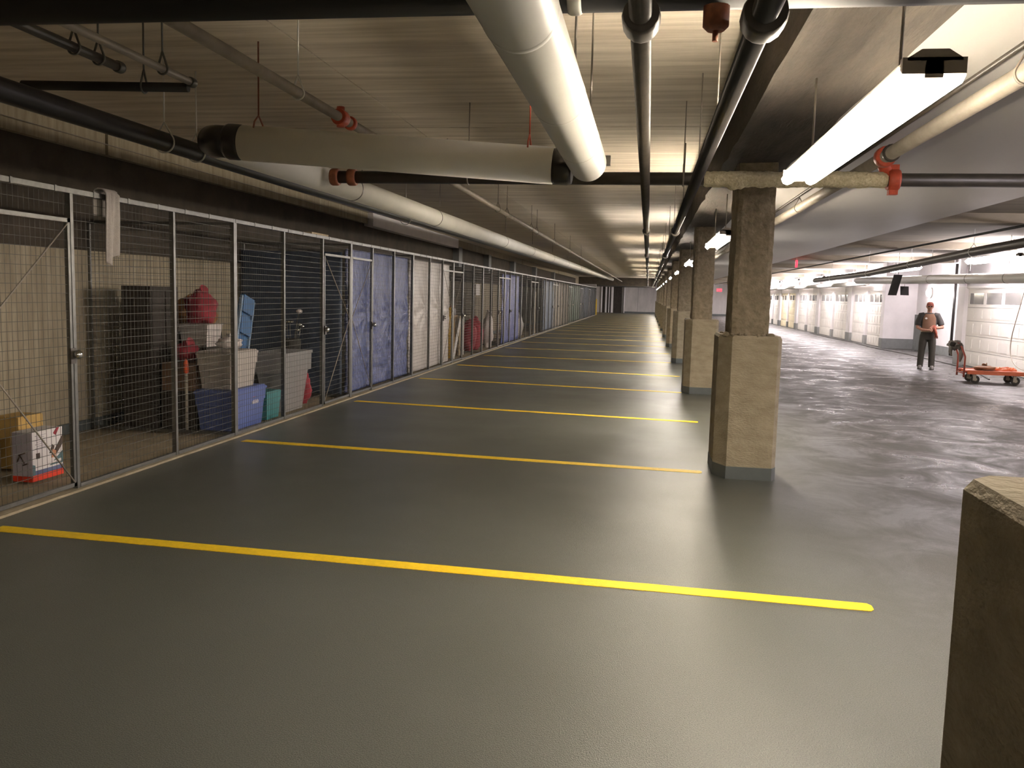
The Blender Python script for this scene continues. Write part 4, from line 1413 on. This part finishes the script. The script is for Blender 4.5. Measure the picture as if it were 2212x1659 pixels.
# facing -Y; x to the viewer's right
hip, sh = 0.86, 1.36
b.rings([(0, 0, 0.80, 0.14, 0.10), (0, 0, 0.90, 0.155, 0.11), (0, 0.0, 1.02, 0.15, 0.105), (0, 0, 1.2, 0.175, 0.115), (0, 0, 1.32, 0.18, 0.105), (0, 0.0, 1.40, 0.10, 0.075)], 24)
b.tube([(0, 0.005, 1.36), (0, -0.005, 1.44), (0, -0.012, 1.50)], [0.065, 0.056, 0.055], 16)
b.ball((0, -0.012, 1.575), 0.074, 0.094, 0.105, 22, 16)
b.ball((0, -0.045, 1.505), 0.052, 0.055, 0.045, 16, 10)
b.ball((0, -0.112, 1.555), 0.013, 0.022, 0.024, 10, 8)
for s_ in (-1, 1):
    b.ball((s_ * 0.077, 0.0, 1.57), 0.012, 0.022, 0.032, 10, 8)
    b.tube([(s_ * 0.085, 0, 0.88), (s_ * 0.105, -0.01, 0.66), (s_ * 0.115, -0.005, 0.47), (s_ * 0.12, 0.01, 0.28), (s_ * 0.125, 0.015, 0.08)], [0.085, 0.076, 0.055, 0.052, 0.038], 16)
    b.tube([(s_ * 0.125, 0.04, 0.045), (s_ * 0.135, -0.06, 0.04), (s_ * 0.14, -0.14, 0.03)], [0.036, 0.038, 0.026], 12)
# arms: viewer's right elbow out, both hands meet before the belly right of centre
AR = {1: [(0.185, 0, 1.335), (0.26, 0.0, 1.19), (0.305, -0.03, 1.055), (0.20, -0.15, 1.05), (0.12, -0.20, 1.045)],
      -1: [(-0.185, 0, 1.335), (-0.235, 0.01, 1.18), (-0.25, -0.01, 1.04), (-0.14, -0.15, 0.985), (-0.035, -0.21, 0.985)]}
for s_ in (-1, 1):
    b.tube(AR[s_], [0.062, 0.052, 0.043, 0.037, 0.027], 14)
body = b.obj('body', 'skin', pn_)
# hands: palm + fingers curled round the gloves
h_ = MB()
for s_ in (-1, 1):
    wx, wy, wz = AR[s_][-1]
    dr = Vector(AR[s_][-1]) - Vector(AR[s_][-2])
    dr.normalize()
    base = Vector((wx, wy, wz))
    palm = base + dr * 0.045
    h_.tube([base - dr * 0.01, palm, palm + dr * 0.035], [0.026, 0.036, 0.032], 12, flat=0.6)
    for q, ln in enumerate((0.058, 0.068, 0.064, 0.050)):
        o_ = palm + dr * 0.03 + Vector((0, 0, 0.027 - q * 0.018))
        bend = Vector((0, 0.022, -0.006))
        h_.tube([o_, o_ + dr * ln * 0.45, o_ + dr * ln * 0.8 + bend, o_ + dr * ln * 0.75 + bend * 2.2], [0.0095, 0.0092, 0.0085, 0.007], 8)
    th = palm - dr * 0.01 + Vector((0, -0.01, 0.03))
    h_.tube([th, th + dr * 0.03 + Vector((0, -0.008, 0.018)), th + dr * 0.055 + Vector((0, 0.0, 0.016))], [0.012, 0.011, 0.008], 8)
ob = MB()
ob.v, ob.f, ob.sm = list(b.v), list(b.f), list(b.sm)
ob.add(h_.v, h_.f, True)
bpy.data.objects.remove(body)
body = ob.obj('body', 'skin', pn_)
remesh(body, 0.0075, 4)
# trousers
c = MB()
c.rings([(0, 0, 0.74, 0.17, 0.115), (0, 0, 0.86, 0.172, 0.125), (0, 0, 0.965, 0.165, 0.120), (0, 0, 0.985, 0.163, 0.118)], 24)
for s_ in (-1, 1):
    c.tube([(s_ * 0.085, 0, 0.86), (s_ * 0.105, -0.01, 0.66), (s_ * 0.118, -0.005, 0.47), (s_ * 0.125, 0.01, 0.28), (s_ * 0.13, 0.012, 0.10), (s_ * 0.132, 0.005, 0.055)], [0.098, 0.094, 0.080, 0.076, 0.074, 0.076], 18)
tr = c.obj('trousers', 'trousers', pn_)
remesh(tr, 0.011, 5)
# shirt: dark sleeves and back, tan front
c = MB()
c.rings([(0, 0, 0.955, 0.172, 0.126), (0, 0, 1.05, 0.17, 0.122), (0, 0, 1.2, 0.192, 0.128), (0, 0, 1.30, 0.197, 0.120), (0, 0, 1.365, 0.165, 0.10), (0, 0, 1.415, 0.085, 0.078)], 26)
for s_ in (-1, 1):
    a_ = [Vector(p) for p in AR[s_]]
    c.tube([a_[0] + Vector((-s_ * 0.07, 0, 0.005)), a_[0], a_[1], a_[1].lerp(a_[2], 0.62)], [0.086, 0.088, 0.078, 0.072], 16)
st = c.obj('shirt', 'shirt_grey', pn_)
remesh(st, 0.011, 4)


def front(u, v):
    a = -PI / 2 + (u - 0.5) * 1.9
    z = 1.0 + 0.385 * v
    rx = 0.18 + 0.022 * math.sin(min(1, v * 1.2) * PI / 2)
    if v > 0.75:
        rx -= (v - 0.75) * 0.22
    ry = 0.137 - max(0, v - 0.8) * 0.16
    wv = 1.0 - 0.25 * v
    a = -PI / 2 + (u - 0.5) * 1.9 * wv
    return (rx * math.cos(a), ry * math.sin(a) - 0.004, z)


MB().grid(front, 20, 16).obj('shirt_front', 'shirt_tan', pn_, solid=0.008)
MB().grid(lambda u, v: (0.19 * math.cos(-PI / 2 + (u - 0.5) * 2.2), 0.142 * math.sin(-PI / 2 + (u - 0.5) * 2.2) - 0.004, 0.935 + 0.075 * v), 20, 4).obj('shirt_hem', 'hem_tan', pn_, solid=0.008)
MB().ball((-0.075, -0.138, 1.275), 0.03, 0.006, 0.022, 12, 8).obj('chest_emblem', 'print_white', pn_)
# cap, glasses
c = MB()
vs_ = []
cap = c.rings([(0, -0.012, 1.595, 0.083, 0.104), (0, -0.012, 1.635, 0.080, 0.100), (0, -0.010, 1.668, 0.062, 0.078), (0, -0.008, 1.685, 0.03, 0.04)], 22)
cp = c.obj('cap', 'cap_red', pn_)
MB().grid(lambda u, v: ((u - 0.5) * 0.145 * (1 - 0.3 * v * v), -0.10 - 0.065 * v * math.sin(u * PI) ** 0.5, 1.605 - 0.012 * v - 0.02 * (2 * u - 1) ** 2), 14, 6).obj('visor', 'cap_red', cp, solid=0.005)
g = MB()
for s_ in (-1, 1):
    g.ball((s_ * 0.034, -0.102, 1.573), 0.027, 0.012, 0.017, 12, 8)
    g.tube([(s_ * 0.058, -0.09, 1.578), (s_ * 0.080, 0.0, 1.58)], 0.004, 6)
g.tube([(-0.012, -0.11, 1.576), (0.012, -0.11, 1.576)], 0.004, 6)
g.obj('glasses', 'black_gloss', pn_)
MB().ball((0, -0.093, 1.514), 0.024, 0.010, 0.006, 10, 6).obj('mouth', 'cap_red', pn_)
for s_ in (-1, 1):
    c = MB()
    c.rings([(s_ * 0.14, -0.055, 0.0, 0.050, 0.135), (s_ * 0.14, -0.055, 0.03, 0.052, 0.137), (s_ * 0.138, -0.04, 0.065, 0.046, 0.115), (s_ * 0.134, 0.0, 0.10, 0.040, 0.06)], 18)
    c.obj('shoe', 'shoe', pn_)
t = thing('work_gloves', 'dark red gloves held in the standing person\'s hands', 'gloves', (7.03, 22.668, 0.83), R(-12))
c = MB()
c.ball((0.0, 0.0, 0.20), 0.075, 0.045, 0.075, 16, 10, 0.5, 3, 1)
c.tube([(0.02, 0.0, 0.22), (0.06, 0.0, 0.10), (0.075, 0.0, 0.0)], [0.055, 0.062, 0.05], 14, flat=0.55)
c.obj('glove_pair', 'glove_red', t)
for q in range(4):
    MB().tube([(0.045 + q * 0.018, 0.0, 0.03), (0.05 + q * 0.02, -0.004, -0.045)], [0.011, 0.008], 8).obj('glove_finger', 'glove_red', t)
for o in SC.objects:
    if 'o' in o:
        del o['o']
